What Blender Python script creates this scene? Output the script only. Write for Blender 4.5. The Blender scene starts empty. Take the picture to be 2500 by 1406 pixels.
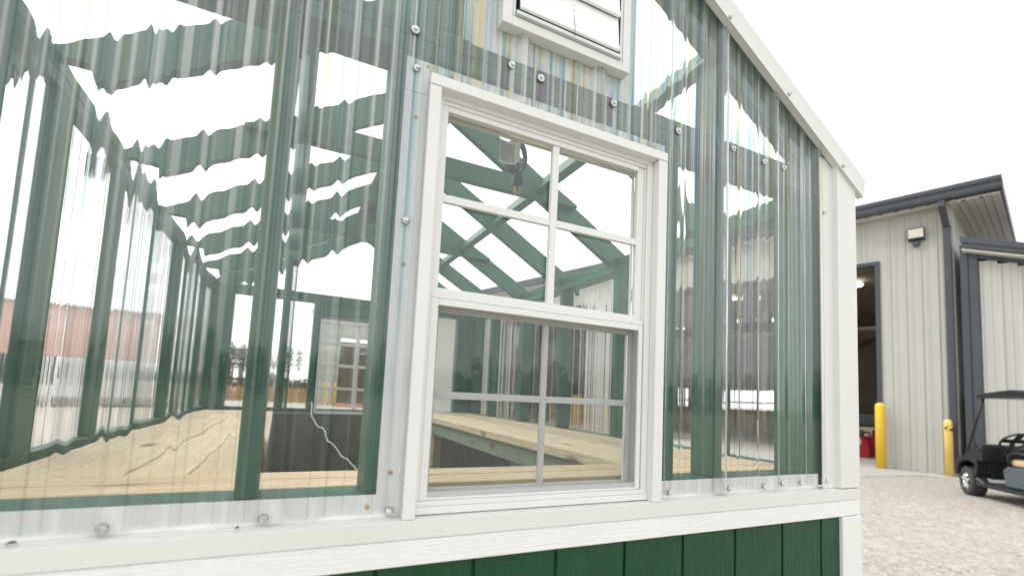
import bpy, bmesh, math, random
import numpy as np
from mathutils import Vector, Matrix
R = math.radians
rnd = random.Random(7)
scene = bpy.context.scene
col = scene.collection

# ---------------------------------------------------------------- camera, sky, sun, exposure
G = -1.15                                            # ground level (z = 0 is the ledge under the window)
yaw, pitch, roll = 0.4395, 0.0859, 0.0480
fw = Vector((math.sin(yaw) * math.cos(pitch), math.cos(yaw) * math.cos(pitch), math.sin(pitch)))
rt = Vector((math.cos(yaw), -math.sin(yaw), 0)); up = rt.cross(fw)
rt, up = rt * math.cos(roll) + up * math.sin(roll), up * math.cos(roll) - rt * math.sin(roll)
cd = bpy.data.cameras.new('camera'); cam = bpy.data.objects.new('camera', cd); col.objects.link(cam)
cam.matrix_world = Matrix(((rt.x, up.x, -fw.x, -0.8954), (rt.y, up.y, -fw.y, -0.9404), (rt.z, up.z, -fw.z, 0.2583), (0, 0, 0, 1)))
cd.sensor_width = 36; cd.lens = 1139.0 / 2500 * 36
cd.shift_x = (1250 - 1244.26) / 2500; cd.shift_y = (862.6 - 703) / 2500
cd.clip_start = 0.02; cd.clip_end = 2000
cd.dof.use_dof = True; cd.dof.focus_distance = 1.45; cd.dof.aperture_fstop = 2.3
scene.camera = cam

w = bpy.data.worlds.new('World'); scene.world = w; w.use_nodes = True
nt = w.node_tree; nt.nodes.clear()
sky = nt.nodes.new('ShaderNodeTexSky'); sky.sky_type = 'NISHITA'; sky.sun_disc = False
sky.sun_elevation = R(55); sky.sun_rotation = R(310); sky.dust_density = 4; sky.air_density = 1
hs = nt.nodes.new('ShaderNodeHueSaturation'); hs.inputs['Saturation'].default_value = 0.10
mx = nt.nodes.new('ShaderNodeMix'); mx.data_type = 'RGBA'; mx.inputs[0].default_value = 0.72
mx.inputs[7].default_value = (9.8, 9.9, 10.0, 1)     # an even layer of cloud over the clear sky
bg = nt.nodes.new('ShaderNodeBackground'); bg.inputs['Strength'].default_value = 0.10
ow = nt.nodes.new('ShaderNodeOutputWorld')
nt.links.new(sky.outputs[0], hs.inputs['Color']); nt.links.new(hs.outputs[0], mx.inputs[6])
nt.links.new(mx.outputs[2], bg.inputs['Color']); nt.links.new(bg.outputs[0], ow.inputs['Surface'])
sl = bpy.data.lights.new('sun', 'SUN'); so = bpy.data.objects.new('sun', sl); col.objects.link(so)
sl.energy = 1.1; sl.angle = R(40); sl.color = (1, 0.97, 0.93)
sdir = Vector((math.sin(R(310)) * math.cos(R(55)), math.cos(R(310)) * math.cos(R(55)), math.sin(R(55))))
so.rotation_euler = sdir.to_track_quat('Z', 'Y').to_euler()
vs = scene.view_settings; vs.view_transform = 'Standard'; vs.look = 'None'; vs.exposure = 1.0; vs.gamma = 1
vs.use_curve_mapping = False
cy = scene.cycles
cy.use_denoising = True; cy.max_bounces = 20; cy.transmission_bounces = 16; cy.glossy_bounces = 6
cy.diffuse_bounces = 6; cy.transparent_max_bounces = 24; cy.caustics_refractive = True; cy.caustics_reflective = True
cy.sample_clamp_indirect = 10

# ---------------------------------------------------------------- materials
def new_mat(name):
    m = bpy.data.materials.new(name); m.use_nodes = True
    return m, m.node_tree, m.node_tree.nodes['Principled BSDF']
def paint(name, c, rough=0.5, var=0.06, scale=6.0, bump=0.0, bscale=(40, 40, 40), metal=0.0, spec=0.5, bdist=0.002, dark=None, dscale=3.0, damt=0.0):
    m, t, b = new_mat(name)
    tc = t.nodes.new('ShaderNodeTexCoord')
    n = t.nodes.new('ShaderNodeTexNoise'); n.inputs['Scale'].default_value = scale; n.inputs['Detail'].default_value = 5
    t.links.new(tc.outputs['Object'], n.inputs['Vector'])
    mr = t.nodes.new('ShaderNodeMapRange'); mr.inputs['From Min'].default_value = 0.3; mr.inputs['From Max'].default_value = 0.7
    mr.inputs['To Min'].default_value = 1 - var; mr.inputs['To Max'].default_value = 1 + var
    t.links.new(n.outputs['Fac'], mr.inputs['Value'])
    mul = t.nodes.new('ShaderNodeVectorMath'); mul.operation = 'SCALE'; mul.inputs[0].default_value = c
    t.links.new(mr.outputs[0], mul.inputs['Scale'])
    out = mul.outputs[0]
    if damt:
        n3 = t.nodes.new('ShaderNodeTexNoise'); n3.inputs['Scale'].default_value = dscale; n3.inputs['Detail'].default_value = 8
        n3.inputs['Roughness'].default_value = 0.7
        t.links.new(tc.outputs['Object'], n3.inputs['Vector'])
        r3 = t.nodes.new('ShaderNodeMapRange'); r3.inputs['From Min'].default_value = 0.5; r3.inputs['From Max'].default_value = 0.75
        r3.inputs['To Max'].default_value = damt
        t.links.new(n3.outputs['Fac'], r3.inputs['Value'])
        mm = t.nodes.new('ShaderNodeMix'); mm.data_type = 'RGBA'
        t.links.new(r3.outputs[0], mm.inputs[0]); t.links.new(out, mm.inputs[6]); mm.inputs[7].default_value = (*dark, 1)
        out = mm.outputs[2]
    t.links.new(out, b.inputs['Base Color'])
    b.inputs['Roughness'].default_value = rough; b.inputs['Metallic'].default_value = metal
    b.inputs['Specular IOR Level'].default_value = spec
    if bump:
        mp = t.nodes.new('ShaderNodeMapping'); mp.inputs['Scale'].default_value = bscale
        n2 = t.nodes.new('ShaderNodeTexNoise'); n2.inputs['Scale'].default_value = 1; n2.inputs['Detail'].default_value = 5
        n2.inputs['Distortion'].default_value = 0.6
        bp = t.nodes.new('ShaderNodeBump'); bp.inputs['Strength'].default_value = bump; bp.inputs['Distance'].default_value = bdist
        t.links.new(tc.outputs['Object'], mp.inputs['Vector']); t.links.new(mp.outputs[0], n2.inputs['Vector'])
        t.links.new(n2.outputs['Fac'], bp.inputs['Height']); t.links.new(bp.outputs[0], b.inputs['Normal'])
    return m
def wood(name, c1, c2, axis, dark=(0.16, 0.08, 0.035)):
    """sawn softwood: growth-ring streaks along an axis, a few knots"""
    m, t, b = new_mat(name)
    tc = t.nodes.new('ShaderNodeTexCoord')
    oi = t.nodes.new('ShaderNodeObjectInfo')
    add = t.nodes.new('ShaderNodeVectorMath'); add.operation = 'ADD'
    sc_ = t.nodes.new('ShaderNodeVectorMath'); sc_.operation = 'SCALE'; sc_.inputs[0].default_value = (7, 5, 9)
    t.links.new(oi.outputs['Random'], sc_.inputs['Scale'])
    t.links.new(tc.outputs['Object'], add.inputs[0]); t.links.new(sc_.outputs[0], add.inputs[1])
    s = [55, 55, 55]; s[axis] = 2.2
    mp = t.nodes.new('ShaderNodeMapping'); mp.inputs['Scale'].default_value = s
    t.links.new(add.outputs[0], mp.inputs['Vector'])
    n = t.nodes.new('ShaderNodeTexNoise'); n.inputs['Scale'].default_value = 1; n.inputs['Detail'].default_value = 6; n.inputs['Distortion'].default_value = 0.8
    t.links.new(mp.outputs[0], n.inputs['Vector'])
    s2 = [9, 9, 9]; s2[axis] = 0.8
    mp2 = t.nodes.new('ShaderNodeMapping'); mp2.inputs['Scale'].default_value = s2
    t.links.new(add.outputs[0], mp2.inputs['Vector'])
    n2 = t.nodes.new('ShaderNodeTexNoise'); n2.inputs['Scale'].default_value = 1; n2.inputs['Detail'].default_value = 3; n2.inputs['Distortion'].default_value = 1.2
    t.links.new(mp2.outputs[0], n2.inputs['Vector'])
    wv = t.nodes.new('ShaderNodeMath'); wv.operation = 'MULTIPLY'; wv.inputs[1].default_value = 9
    t.links.new(n2.outputs['Fac'], wv.inputs[0])
    fr = t.nodes.new('ShaderNodeMath'); fr.operation = 'PINGPONG'; fr.inputs[1].default_value = 0.5
    t.links.new(wv.outputs[0], fr.inputs[0])
    ad = t.nodes.new('ShaderNodeMath'); ad.operation = 'MULTIPLY_ADD'; ad.inputs[1].default_value = 0.55
    t.links.new(fr.outputs[0], ad.inputs[0])
    hf = t.nodes.new('ShaderNodeMath'); hf.operation = 'MULTIPLY'; hf.inputs[1].default_value = 0.9
    t.links.new(n.outputs['Fac'], hf.inputs[0]); t.links.new(hf.outputs[0], ad.inputs[2])
    cr = t.nodes.new('ShaderNodeValToRGB')
    cr.color_ramp.elements[0].position = 0.35; cr.color_ramp.elements[0].color = (*c1, 1)
    cr.color_ramp.elements[1].position = 0.85; cr.color_ramp.elements[1].color = (*c2, 1)
    t.links.new(ad.outputs[0], cr.inputs[0])
    s3 = [7, 7, 7]; s3[axis] = 2.6
    mp3 = t.nodes.new('ShaderNodeMapping'); mp3.inputs['Scale'].default_value = s3
    t.links.new(add.outputs[0], mp3.inputs['Vector'])
    v = t.nodes.new('ShaderNodeTexVoronoi'); v.inputs['Scale'].default_value = 1
    t.links.new(mp3.outputs[0], v.inputs['Vector'])
    kr = t.nodes.new('ShaderNodeMapRange'); kr.inputs['From Min'].default_value = 0.07; kr.inputs['From Max'].default_value = 0.17
    kr.inputs['To Min'].default_value = 0.8; kr.inputs['To Max'].default_value = 0
    t.links.new(v.outputs['Distance'], kr.inputs['Value'])
    mm = t.nodes.new('ShaderNodeMix'); mm.data_type = 'RGBA'; mm.inputs[7].default_value = (*dark, 1)
    t.links.new(kr.outputs[0], mm.inputs[0]); t.links.new(cr.outputs[0], mm.inputs[6])
    hv = t.nodes.new('ShaderNodeHueSaturation')
    rv = t.nodes.new('ShaderNodeMapRange'); rv.inputs['To Min'].default_value = 0.86; rv.inputs['To Max'].default_value = 1.1
    t.links.new(oi.outputs['Random'], rv.inputs['Value']); t.links.new(rv.outputs[0], hv.inputs['Value'])
    t.links.new(mm.outputs[2], hv.inputs['Color'])
    t.links.new(hv.outputs[0], b.inputs['Base Color']); b.inputs['Roughness'].default_value = 0.65
    bp = t.nodes.new('ShaderNodeBump'); bp.inputs['Strength'].default_value = 0.25; bp.inputs['Distance'].default_value = 0.001
    t.links.new(n.outputs['Fac'], bp.inputs['Height']); t.links.new(bp.outputs[0], b.inputs['Normal'])
    return m
def clear_plastic(name, ior=1.40, tint=0.085, axis=0, stress=False):
    """clear polycarbonate; faint yellow and blue stress bands run along the ribs, rainbow spots sit round the screws"""
    m = bpy.data.materials.new(name); m.use_nodes = True; t = m.node_tree
    t.nodes.remove(t.nodes['Principled BSDF']); out = t.nodes['Material Output']
    g = t.nodes.new('ShaderNodeBsdfGlass'); g.inputs['IOR'].default_value = ior; g.inputs['Roughness'].default_value = 0.0
    tc = t.nodes.new('ShaderNodeTexCoord')
    s = [0.05, 0.05, 0.16]; s[axis] = 42
    mp = t.nodes.new('ShaderNodeMapping'); mp.inputs['Scale'].default_value = s
    n = t.nodes.new('ShaderNodeTexNoise'); n.inputs['Scale'].default_value = 1; n.inputs['Detail'].default_value = 4; n.inputs['Roughness'].default_value = 0.7
    cr = t.nodes.new('ShaderNodeValToRGB'); e = cr.color_ramp.elements
    a = tint
    q = e.new(0.385); q.color = (1 - 0.9 * a, 1 - .25 * a, 1, 1)
    e[0].position = 0.34; e[0].color = (1 - 3.6 * a, 1 - 2.2 * a, 1 - 1.7 * a, 1)
    e[len(e) - 1].position = 0.66; e[len(e) - 1].color = (1, 1 - 0.6 * a, 1 - 3.0 * a, 1)
    for pz, cc in ((0.42, (1 - 0.8 * a, 1 - .2 * a, 1)), (0.46, (1, 1, 1)), (0.53, (1, 1, 1)), (0.57, (1 - .3 * a, 1 - .3 * a, 1 - 1.1 * a))):
        q = e.new(pz); q.color = (*cc, 1)
    t.links.new(tc.outputs['Object'], mp.inputs['Vector']); t.links.new(mp.outputs[0], n.inputs['Vector']); t.links.new(n.outputs['Fac'], cr.inputs[0])
    sx_ = t.nodes.new('ShaderNodeSeparateXYZ'); t.links.new(tc.outputs['Object'], sx_.inputs[0])
    zr_ = t.nodes.new('ShaderNodeMapRange'); zr_.inputs['From Min'].default_value = 1.25; zr_.inputs['From Max'].default_value = 2.15
    zr_.inputs['To Min'].default_value = 0.03; zr_.inputs['To Max'].default_value = 1.0
    t.links.new(sx_.outputs[2], zr_.inputs['Value'])
    mz = t.nodes.new('ShaderNodeMix'); mz.data_type = 'RGBA'; mz.inputs[6].default_value = (1, 1, 1, 1)
    t.links.new(zr_.outputs[0], mz.inputs[0]); t.links.new(cr.outputs[0], mz.inputs[7])
    c = mz.outputs[2]
    if stress:
        at = t.nodes.new('ShaderNodeAttribute'); at.attribute_name = 'stress'
        mm = t.nodes.new('ShaderNodeMix'); mm.data_type = 'RGBA'; mm.blend_type = 'MULTIPLY'; mm.inputs[0].default_value = 1
        t.links.new(c, mm.inputs[6]); t.links.new(at.outputs['Color'], mm.inputs[7]); c = mm.outputs[2]
    t.links.new(c, g.inputs['Color'])
    if stress:                                       # streaky white haze painted in for sky reflected off the sheet
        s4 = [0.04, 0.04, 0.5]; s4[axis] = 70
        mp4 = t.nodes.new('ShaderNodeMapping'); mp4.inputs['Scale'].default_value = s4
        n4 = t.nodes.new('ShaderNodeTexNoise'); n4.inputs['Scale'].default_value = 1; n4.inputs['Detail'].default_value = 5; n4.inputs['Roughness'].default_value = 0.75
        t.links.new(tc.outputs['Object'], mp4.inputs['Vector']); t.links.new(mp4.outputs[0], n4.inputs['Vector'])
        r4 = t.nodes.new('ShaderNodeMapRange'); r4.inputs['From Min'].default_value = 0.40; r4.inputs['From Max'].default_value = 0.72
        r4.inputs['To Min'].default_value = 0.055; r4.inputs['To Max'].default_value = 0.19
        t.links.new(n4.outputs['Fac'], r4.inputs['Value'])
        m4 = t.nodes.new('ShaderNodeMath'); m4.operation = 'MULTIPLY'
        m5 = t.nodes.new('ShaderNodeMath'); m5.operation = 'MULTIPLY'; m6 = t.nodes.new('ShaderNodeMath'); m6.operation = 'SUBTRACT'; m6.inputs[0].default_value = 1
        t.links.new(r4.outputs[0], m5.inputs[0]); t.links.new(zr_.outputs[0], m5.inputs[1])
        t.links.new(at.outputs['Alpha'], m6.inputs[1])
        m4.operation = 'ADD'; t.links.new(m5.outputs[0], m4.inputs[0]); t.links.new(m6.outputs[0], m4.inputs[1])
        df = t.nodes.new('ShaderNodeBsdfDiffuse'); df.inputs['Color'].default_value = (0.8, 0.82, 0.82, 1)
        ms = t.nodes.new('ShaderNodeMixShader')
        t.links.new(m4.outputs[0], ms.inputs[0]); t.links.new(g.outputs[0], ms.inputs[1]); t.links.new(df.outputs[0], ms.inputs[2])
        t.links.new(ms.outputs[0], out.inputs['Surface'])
    else: t.links.new(g.outputs[0], out.inputs['Surface'])
    return m
def thin_clear(name):
    """clear roof sheet: lets daylight straight through, reflects by angle, slightly darker along the rib flanks"""
    m = bpy.data.materials.new(name); m.use_nodes = True; t = m.node_tree
    t.nodes.remove(t.nodes['Principled BSDF']); out = t.nodes['Material Output']
    tr = t.nodes.new('ShaderNodeBsdfTransparent'); gl = t.nodes.new('ShaderNodeBsdfGlossy'); gl.inputs['Roughness'].default_value = 0.05
    lw = t.nodes.new('ShaderNodeLayerWeight'); lw.inputs['Blend'].default_value = 0.35
    cr = t.nodes.new('ShaderNodeValToRGB'); cr.color_ramp.elements[0].color = (0.97, 0.975, 0.975, 1); cr.color_ramp.elements[1].color = (0.50, 0.52, 0.52, 1)
    cr.color_ramp.elements[0].position = 0.72
    t.links.new(lw.outputs['Facing'], cr.inputs[0]); t.links.new(cr.outputs[0], tr.inputs['Color'])
    mxs = t.nodes.new('ShaderNodeMixShader'); mxs.inputs[0].default_value = 0.05; t.links.new(tr.outputs[0], mxs.inputs[1]); t.links.new(gl.outputs[0], mxs.inputs[2])
    t.links.new(mxs.outputs[0], out.inputs['Surface'])
    return m
def emis(name, c, s):
    m, t, b = new_mat(name); b.inputs['Base Color'].default_value = (*c, 1)
    b.inputs['Emission Color'].default_value = (*c, 1); b.inputs['Emission Strength'].default_value = s
    return m

M = {}
M['trim'] = paint('white_metal_trim', (0.71, 0.72, 0.685), 0.42, 0.02, 2.0, dark=(0.60, 0.59, 0.545), dscale=7, damt=0.22)
M['vinyl'] = paint('white_vinyl', (0.74, 0.745, 0.72), 0.35, 0.012, 3.0)
M['flange'] = paint('white_flange', (0.93, 0.94, 0.93), 0.5, 0.03, 5.0)
M['board'] = paint('white_wood_grain_board', (0.81, 0.82, 0.80), 0.55, 0.02, 4.0, bump=0.8, bscale=(14, 160, 300), bdist=0.0022)
M['board_v'] = paint('white_wood_grain_post', (0.79, 0.80, 0.78), 0.55, 0.02, 4.0, bump=0.6, bscale=(210, 120, 9), bdist=0.003)
M['green'] = paint('green_paint', (0.018, 0.120, 0.064), 0.48, 0.14, 9.0, bump=0.5, bscale=(90, 90, 6), bdist=0.001)
M['green_x'] = paint('green_paint_on_rails', (0.018, 0.120, 0.064), 0.48, 0.14, 9.0, bump=0.5, bscale=(6, 90, 90), bdist=0.001)
M['green_y'] = paint('green_paint_on_beams', (0.018, 0.120, 0.064), 0.48, 0.14, 9.0, bump=0.5, bscale=(90, 6, 90), bdist=0.001)
M['siding'] = paint('green_siding', (0.010, 0.066, 0.030), 0.38, 0.12, 14.0, bump=1.0, bscale=(130, 130, 11), bdist=0.006, spec=0.32)
M['bare'] = paint('dark_inner_sheathing', (0.10, 0.122, 0.088), 0.8, 0.2, 8.0, bump=0.5, bscale=(90, 90, 8))
M['floor'] = paint('grey_plank_floor', (0.11, 0.10, 0.085), 0.8, 0.25, 8.0)
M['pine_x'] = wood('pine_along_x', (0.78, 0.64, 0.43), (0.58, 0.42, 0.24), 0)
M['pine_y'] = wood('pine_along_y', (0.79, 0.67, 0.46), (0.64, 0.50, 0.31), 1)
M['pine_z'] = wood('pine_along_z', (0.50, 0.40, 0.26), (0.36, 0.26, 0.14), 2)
M['treated'] = wood('green_treated_lumber', (0.30, 0.38, 0.27), (0.22, 0.28, 0.18), 1)
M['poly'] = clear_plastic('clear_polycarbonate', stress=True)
M['poly_y'] = clear_plastic('clear_polycarbonate_side', tint=0.02, axis=1)
M['poly_x'] = clear_plastic('clear_polycarbonate_end', tint=0.02, axis=0)
M['roofpoly'] = thin_clear('clear_roof_sheet')
mg, tg, _b = new_mat('window_glass'); tg.nodes.remove(_b)
_g = tg.nodes.new('ShaderNodeBsdfGlass'); _g.inputs['IOR'].default_value = 1.5; _g.inputs['Color'].default_value = (0.97, 0.99, 0.98, 1); _g.inputs['Roughness'].default_value = 0
tg.links.new(_g.outputs[0], tg.nodes['Material Output'].inputs['Surface']); M['glass'] = mg
M['zinc'] = paint('zinc_screw', (0.62, 0.63, 0.63), 0.35, 0.05, 30, metal=0.6)
M['rubber'] = paint('black_rubber', (0.02, 0.02, 0.02), 0.6, 0.1, 20)
M['washer'] = paint('grey_rubber_washer', (0.17, 0.18, 0.18), 0.6, 0.1, 20)
M['brass'] = paint('yellow_zinc_nail', (0.62, 0.43, 0.20), 0.5, 0.2, 60)
M['mesh'] = paint('grey_screen_wire', (0.16, 0.165, 0.165), 0.55, 0.05, 10)
M['alu'] = paint('mill_aluminium', (0.55, 0.58, 0.57), 0.35, 0.06, 12, metal=0.7)
M['shutter'] = paint('white_shutter_slat', (0.84, 0.85, 0.84), 0.3, 0.015, 6)
M['tag'] = paint('paper_tag', (0.80, 0.80, 0.72), 0.8, 0.05, 20)
M['ink'] = paint('grey_ink', (0.12, 0.12, 0.12), 0.8, 0.1, 20)
M['black'] = paint('black_cable', (0.025, 0.025, 0.028), 0.45, 0.1, 20)
M['mark'] = paint('lumber_stamp_ink', (0.012, 0.02, 0.02), 0.7, 0.1, 20)
M['chip'] = paint('white_paint_fleck', (0.7, 0.7, 0.66), 0.7, 0.05, 20)
M['crack'] = paint('white_crack', (0.75, 0.76, 0.75), 0.6, 0.05, 20)
M['steel'] = paint('beige_ribbed_steel', (0.43, 0.428, 0.388), 0.5, 0.03, 1.5)
M['charcoal'] = paint('charcoal_trim', (0.047, 0.054, 0.063), 0.45, 0.06, 3)
M['soffit'] = paint('beige_soffit', (0.58, 0.56, 0.50), 0.6, 0.05, 3)
M['inner'] = paint('brown_inner_lining', (0.24, 0.20, 0.15), 0.8, 0.15, 2)
M['concrete'] = paint('concrete_apron', (0.40, 0.395, 0.37), 0.85, 0.06, 1.2, bump=0.3, bscale=(30, 30, 30), dark=(0.32, 0.31, 0.285), damt=0.35)
M['gravel'] = paint('gravel_ground', (0.40, 0.372, 0.332), 0.9, 0.24, 16.0, bump=1.0, bscale=(34, 34, 34), bdist=0.03, dark=(0.25, 0.215, 0.175), dscale=5.0, damt=0.55)
M['stone'] = paint('gravel_stones', (0.40, 0.37, 0.335), 0.9, 0.4, 1.3)
M['yellow'] = paint('yellow_bollard_sleeve', (0.80, 0.52, 0.03), 0.4, 0.05, 3, dark=(0.50, 0.34, 0.07), dscale=5, damt=0.45)
M['yellow2'] = paint('faded_yellow_sleeve', (0.78, 0.53, 0.13), 0.5, 0.06, 3, dark=(0.50, 0.36, 0.13), dscale=5, damt=0.5)
M['red'] = paint('red_plastic', (0.33, 0.012, 0.02), 0.4, 0.1, 5)
M['cream'] = paint('cream_label', (0.55, 0.48, 0.33), 0.6, 0.05, 5)
M['cart'] = paint('black_cart_plastic', (0.022, 0.023, 0.026), 0.30, 0.1, 4)
M['cartgrey'] = paint('slate_cart_panel', (0.075, 0.095, 0.105), 0.4, 0.05, 4)
M['tyre'] = paint('tyre_rubber', (0.05, 0.05, 0.048), 0.8, 0.15, 20)
M['chrome'] = paint('chrome', (0.8, 0.8, 0.82), 0.12, 0.02, 5, metal=1)
M['tan'] = paint('tan_seat', (0.55, 0.42, 0.26), 0.6, 0.05, 8)
M['orange'] = paint('orange_paint', (0.65, 0.22, 0.05), 0.6, 0.1, 5)
M['logo_g'] = paint('green_badge', (0.02, 0.20, 0.09), 0.5, 0.1, 5)
M['barnred'] = paint('faded_red_steel', (0.72, 0.47, 0.40), 0.6, 0.08, 0.6)
M['barndark'] = paint('dark_barn_bay', (0.05, 0.05, 0.055), 0.8, 0.1, 1)
M['white'] = paint('white_paint', (0.75, 0.75, 0.73), 0.5, 0.04, 2)
M['leaf'] = paint('tree_leaf', (0.05, 0.075, 0.03), 0.7, 0.35, 0.8)
M['leafd'] = paint('dark_tree_leaf', (0.045, 0.062, 0.04), 0.7, 0.35, 0.5)
M['bark'] = paint('bark', (0.13, 0.10, 0.075), 0.9, 0.2, 4)
M['straw'] = paint('dry_grass_blade', (0.40, 0.27, 0.12), 0.9, 0.25, 0.6)
M['lamp_on'] = emis('lit_lamp', (1, 0.97, 0.9), 3)
M['lampface'] = paint('floodlight_lens', (0.68, 0.65, 0.55), 0.3, 0.03, 8)
M['skywin'] = mg

# ---------------------------------------------------------------- mesh helpers
class MB:
    """collects shapes; build() links them as one mesh object"""
    def __init__(s, o=(0, 0, 0)): s.v = []; s.f = []; s.o = Vector(o)
    def add(s, vs_, fs):
        n = len(s.v); s.v += [tuple(Vector(q) - s.o) for q in vs_]; s.f += [tuple(i + n for i in q) for q in fs]
        return s
    def box(s, x0, x1, y0, y1, z0, z1):
        if x0 > x1: x0, x1 = x1, x0
        if y0 > y1: y0, y1 = y1, y0
        if z0 > z1: z0, z1 = z1, z0
        return s.add([(x0, y0, z0), (x1, y0, z0), (x1, y1, z0), (x0, y1, z0), (x0, y0, z1), (x1, y0, z1), (x1, y1, z1), (x0, y1, z1)],
                     [(0, 3, 2, 1), (4, 5, 6, 7), (0, 1, 5, 4), (1, 2, 6, 5), (2, 3, 7, 6), (3, 0, 4, 7)])
    def prism(s, poly, a, b, axis=1):
        """extrude a polygon (pairs in the two other axes) from a to b along an axis"""
        n = len(poly)
        def P(p, q): return {0: (q, p[0], p[1]), 1: (p[0], q, p[1]), 2: (p[0], p[1], q)}[axis]
        vv = [P(p, a) for p in poly] + [P(p, b) for p in poly]
        ff = [tuple(range(n)), tuple(range(2 * n - 1, n - 1, -1))]
        for i in range(n):
            j = (i + 1) % n; ff.append((j, i, i + n, j + n))
        return s.add(vv, ff)
    def bar(s, p, q, wd, th, upv=(0, 0, 1)):
        """a straight rectangular bar from p to q: wd across, th along upv"""
        p = Vector(p); q = Vector(q); d = (q - p).normalized(); side = d.cross(Vector(upv)).normalized(); u2 = side.cross(d)
        vv = []
        for c in (p, q):
            for a, b in ((-1, -1), (1, -1), (1, 1), (-1, 1)): vv.append(c + side * (a * wd / 2) + u2 * (b * th / 2))
        return s.add(vv, [(0, 1, 2, 3), (7, 6, 5, 4), (0, 4, 5, 1), (1, 5, 6, 2), (2, 6, 7, 3), (3, 7, 4, 0)])
    def tube(s, pts, r, n=8, cap=True):
        pts = [Vector(p) for p in pts]; rr = r if isinstance(r, (list, tuple)) else [r] * len(pts)
        vv = []; ff = []; prev = None
        for i, p in enumerate(pts):
            d = (pts[min(i + 1, len(pts) - 1)] - pts[max(i - 1, 0)]).normalized()
            a = prev if prev is not None else (Vector((0, 0, 1)) if abs(d.z) < 0.9 else Vector((1, 0, 0)))
            u = (a - d * a.dot(d)).normalized(); v2 = d.cross(u); prev = u
            for k in range(n):
                t_ = 2 * math.pi * k / n; vv.append(p + (u * math.cos(t_) + v2 * math.sin(t_)) * rr[i])
        for i in range(len(pts) - 1):
            for k in range(n):
                a = i * n + k; b = i * n + (k + 1) % n; ff.append((a, b, b + n, a + n))
        if cap: ff.append(tuple(range(n - 1, -1, -1))); ff.append(tuple(range((len(pts) - 1) * n, len(pts) * n)))
        return s.add(vv, ff)
    def lathe(s, prof, c=(0, 0, 0), n=24, axis=2, caps=True):
        """profile of (radius, height) pairs turned about an axis"""
        vv = []; ff = []; c = Vector(c)
        for r_, h in prof:
            for k in range(n):
                t_ = 2 * math.pi * k / n; a, b = r_ * math.cos(t_), r_ * math.sin(t_)
                vv.append(c + Vector({0: (h, a, b), 1: (b, h, a), 2: (a, b, h)}[axis]))
        for i in range(len(prof) - 1):
            for k in range(n):
                a = i * n + k; b = i * n + (k + 1) % n; ff.append((a, b, b + n, a + n))
        if caps: ff.append(tuple(range(n - 1, -1, -1))); ff.append(tuple(range((len(prof) - 1) * n, len(prof) * n)))
        return s.add(vv, ff)
    def build(s, name, m, parent=None, bevel=0.0, smooth=False, seg=1):
        me = bpy.data.meshes.new(name); me.from_pydata(s.v, [], s.f); me.update()
        if bevel or True:
            bm = bmesh.new(); bm.from_mesh(me)
            bmesh.ops.recalc_face_normals(bm, faces=bm.faces)
            if bevel: bmesh.ops.bevel(bm, geom=list(bm.edges), offset=bevel, segments=seg, profile=0.5, affect='EDGES', clamp_overlap=True)
            bm.to_mesh(me); bm.free()
        if smooth:
            for p in me.polygons: p.use_smooth = True
        me.materials.append(m)
        o = bpy.data.objects.new(name, me); col.objects.link(o)
        if parent: o.parent = parent
        return o
def thing(name, label, cat, loc=(0, 0, 0), rz=0, group=None):
    o = bpy.data.objects.new(name, None); col.objects.link(o); o.location = loc; o.rotation_euler = (0, 0, rz)
    o.empty_display_size = 0.2; return tag(o, label, cat, group)
def tag(o, label, cat, group=None):
    o['label'] = label; o['category'] = cat
    if group: o['group'] = group
    return o
def kind(o, k): o['kind'] = k; return o
def again(o, parent, loc, name=None):
    c = o.copy(); col.objects.link(c); c.parent = parent; c.location = loc; return c
def sheet_from_grid(name, V, F, m, parent, smooth_count):
    me = bpy.data.meshes.new(name); me.from_pydata(V, [], F); me.update()
    sm = [i < smooth_count for i in range(len(F))]; me.polygons.foreach_set('use_smooth', sm)
    me.materials.append(m); o = bpy.data.objects.new(name, me); col.objects.link(o); o.parent = parent
    return o

# ---------------------------------------------------------------- ground
gx = MB()
gx.add([(-400, -300, G), (400, -300, G), (400, 500, G), (-400, 500, G)], [(0, 1, 2, 3)])
kind(gx.build('ground', M['gravel']), 'structure')

# ================================================================ GREENHOUSE
GX = -0.335                                          # ridge
XL, XR = -1.549, 0.879                               # outer faces of the two long walls
YB = 3.66                                            # outer face of the far gable
O = Vector((GX, 1.83, G))
gh = thing('greenhouse', 'green framed greenhouse with clear ribbed plastic walls, white trim and a white window', 'greenhouse', O)
def box(name, m, x0, x1, y0, y1, z0, z1, parent=gh, bevel=0.0015):
    return MB(O).box(x0, x1, y0, y1, z0, z1).build(name, m, parent, bevel)

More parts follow.
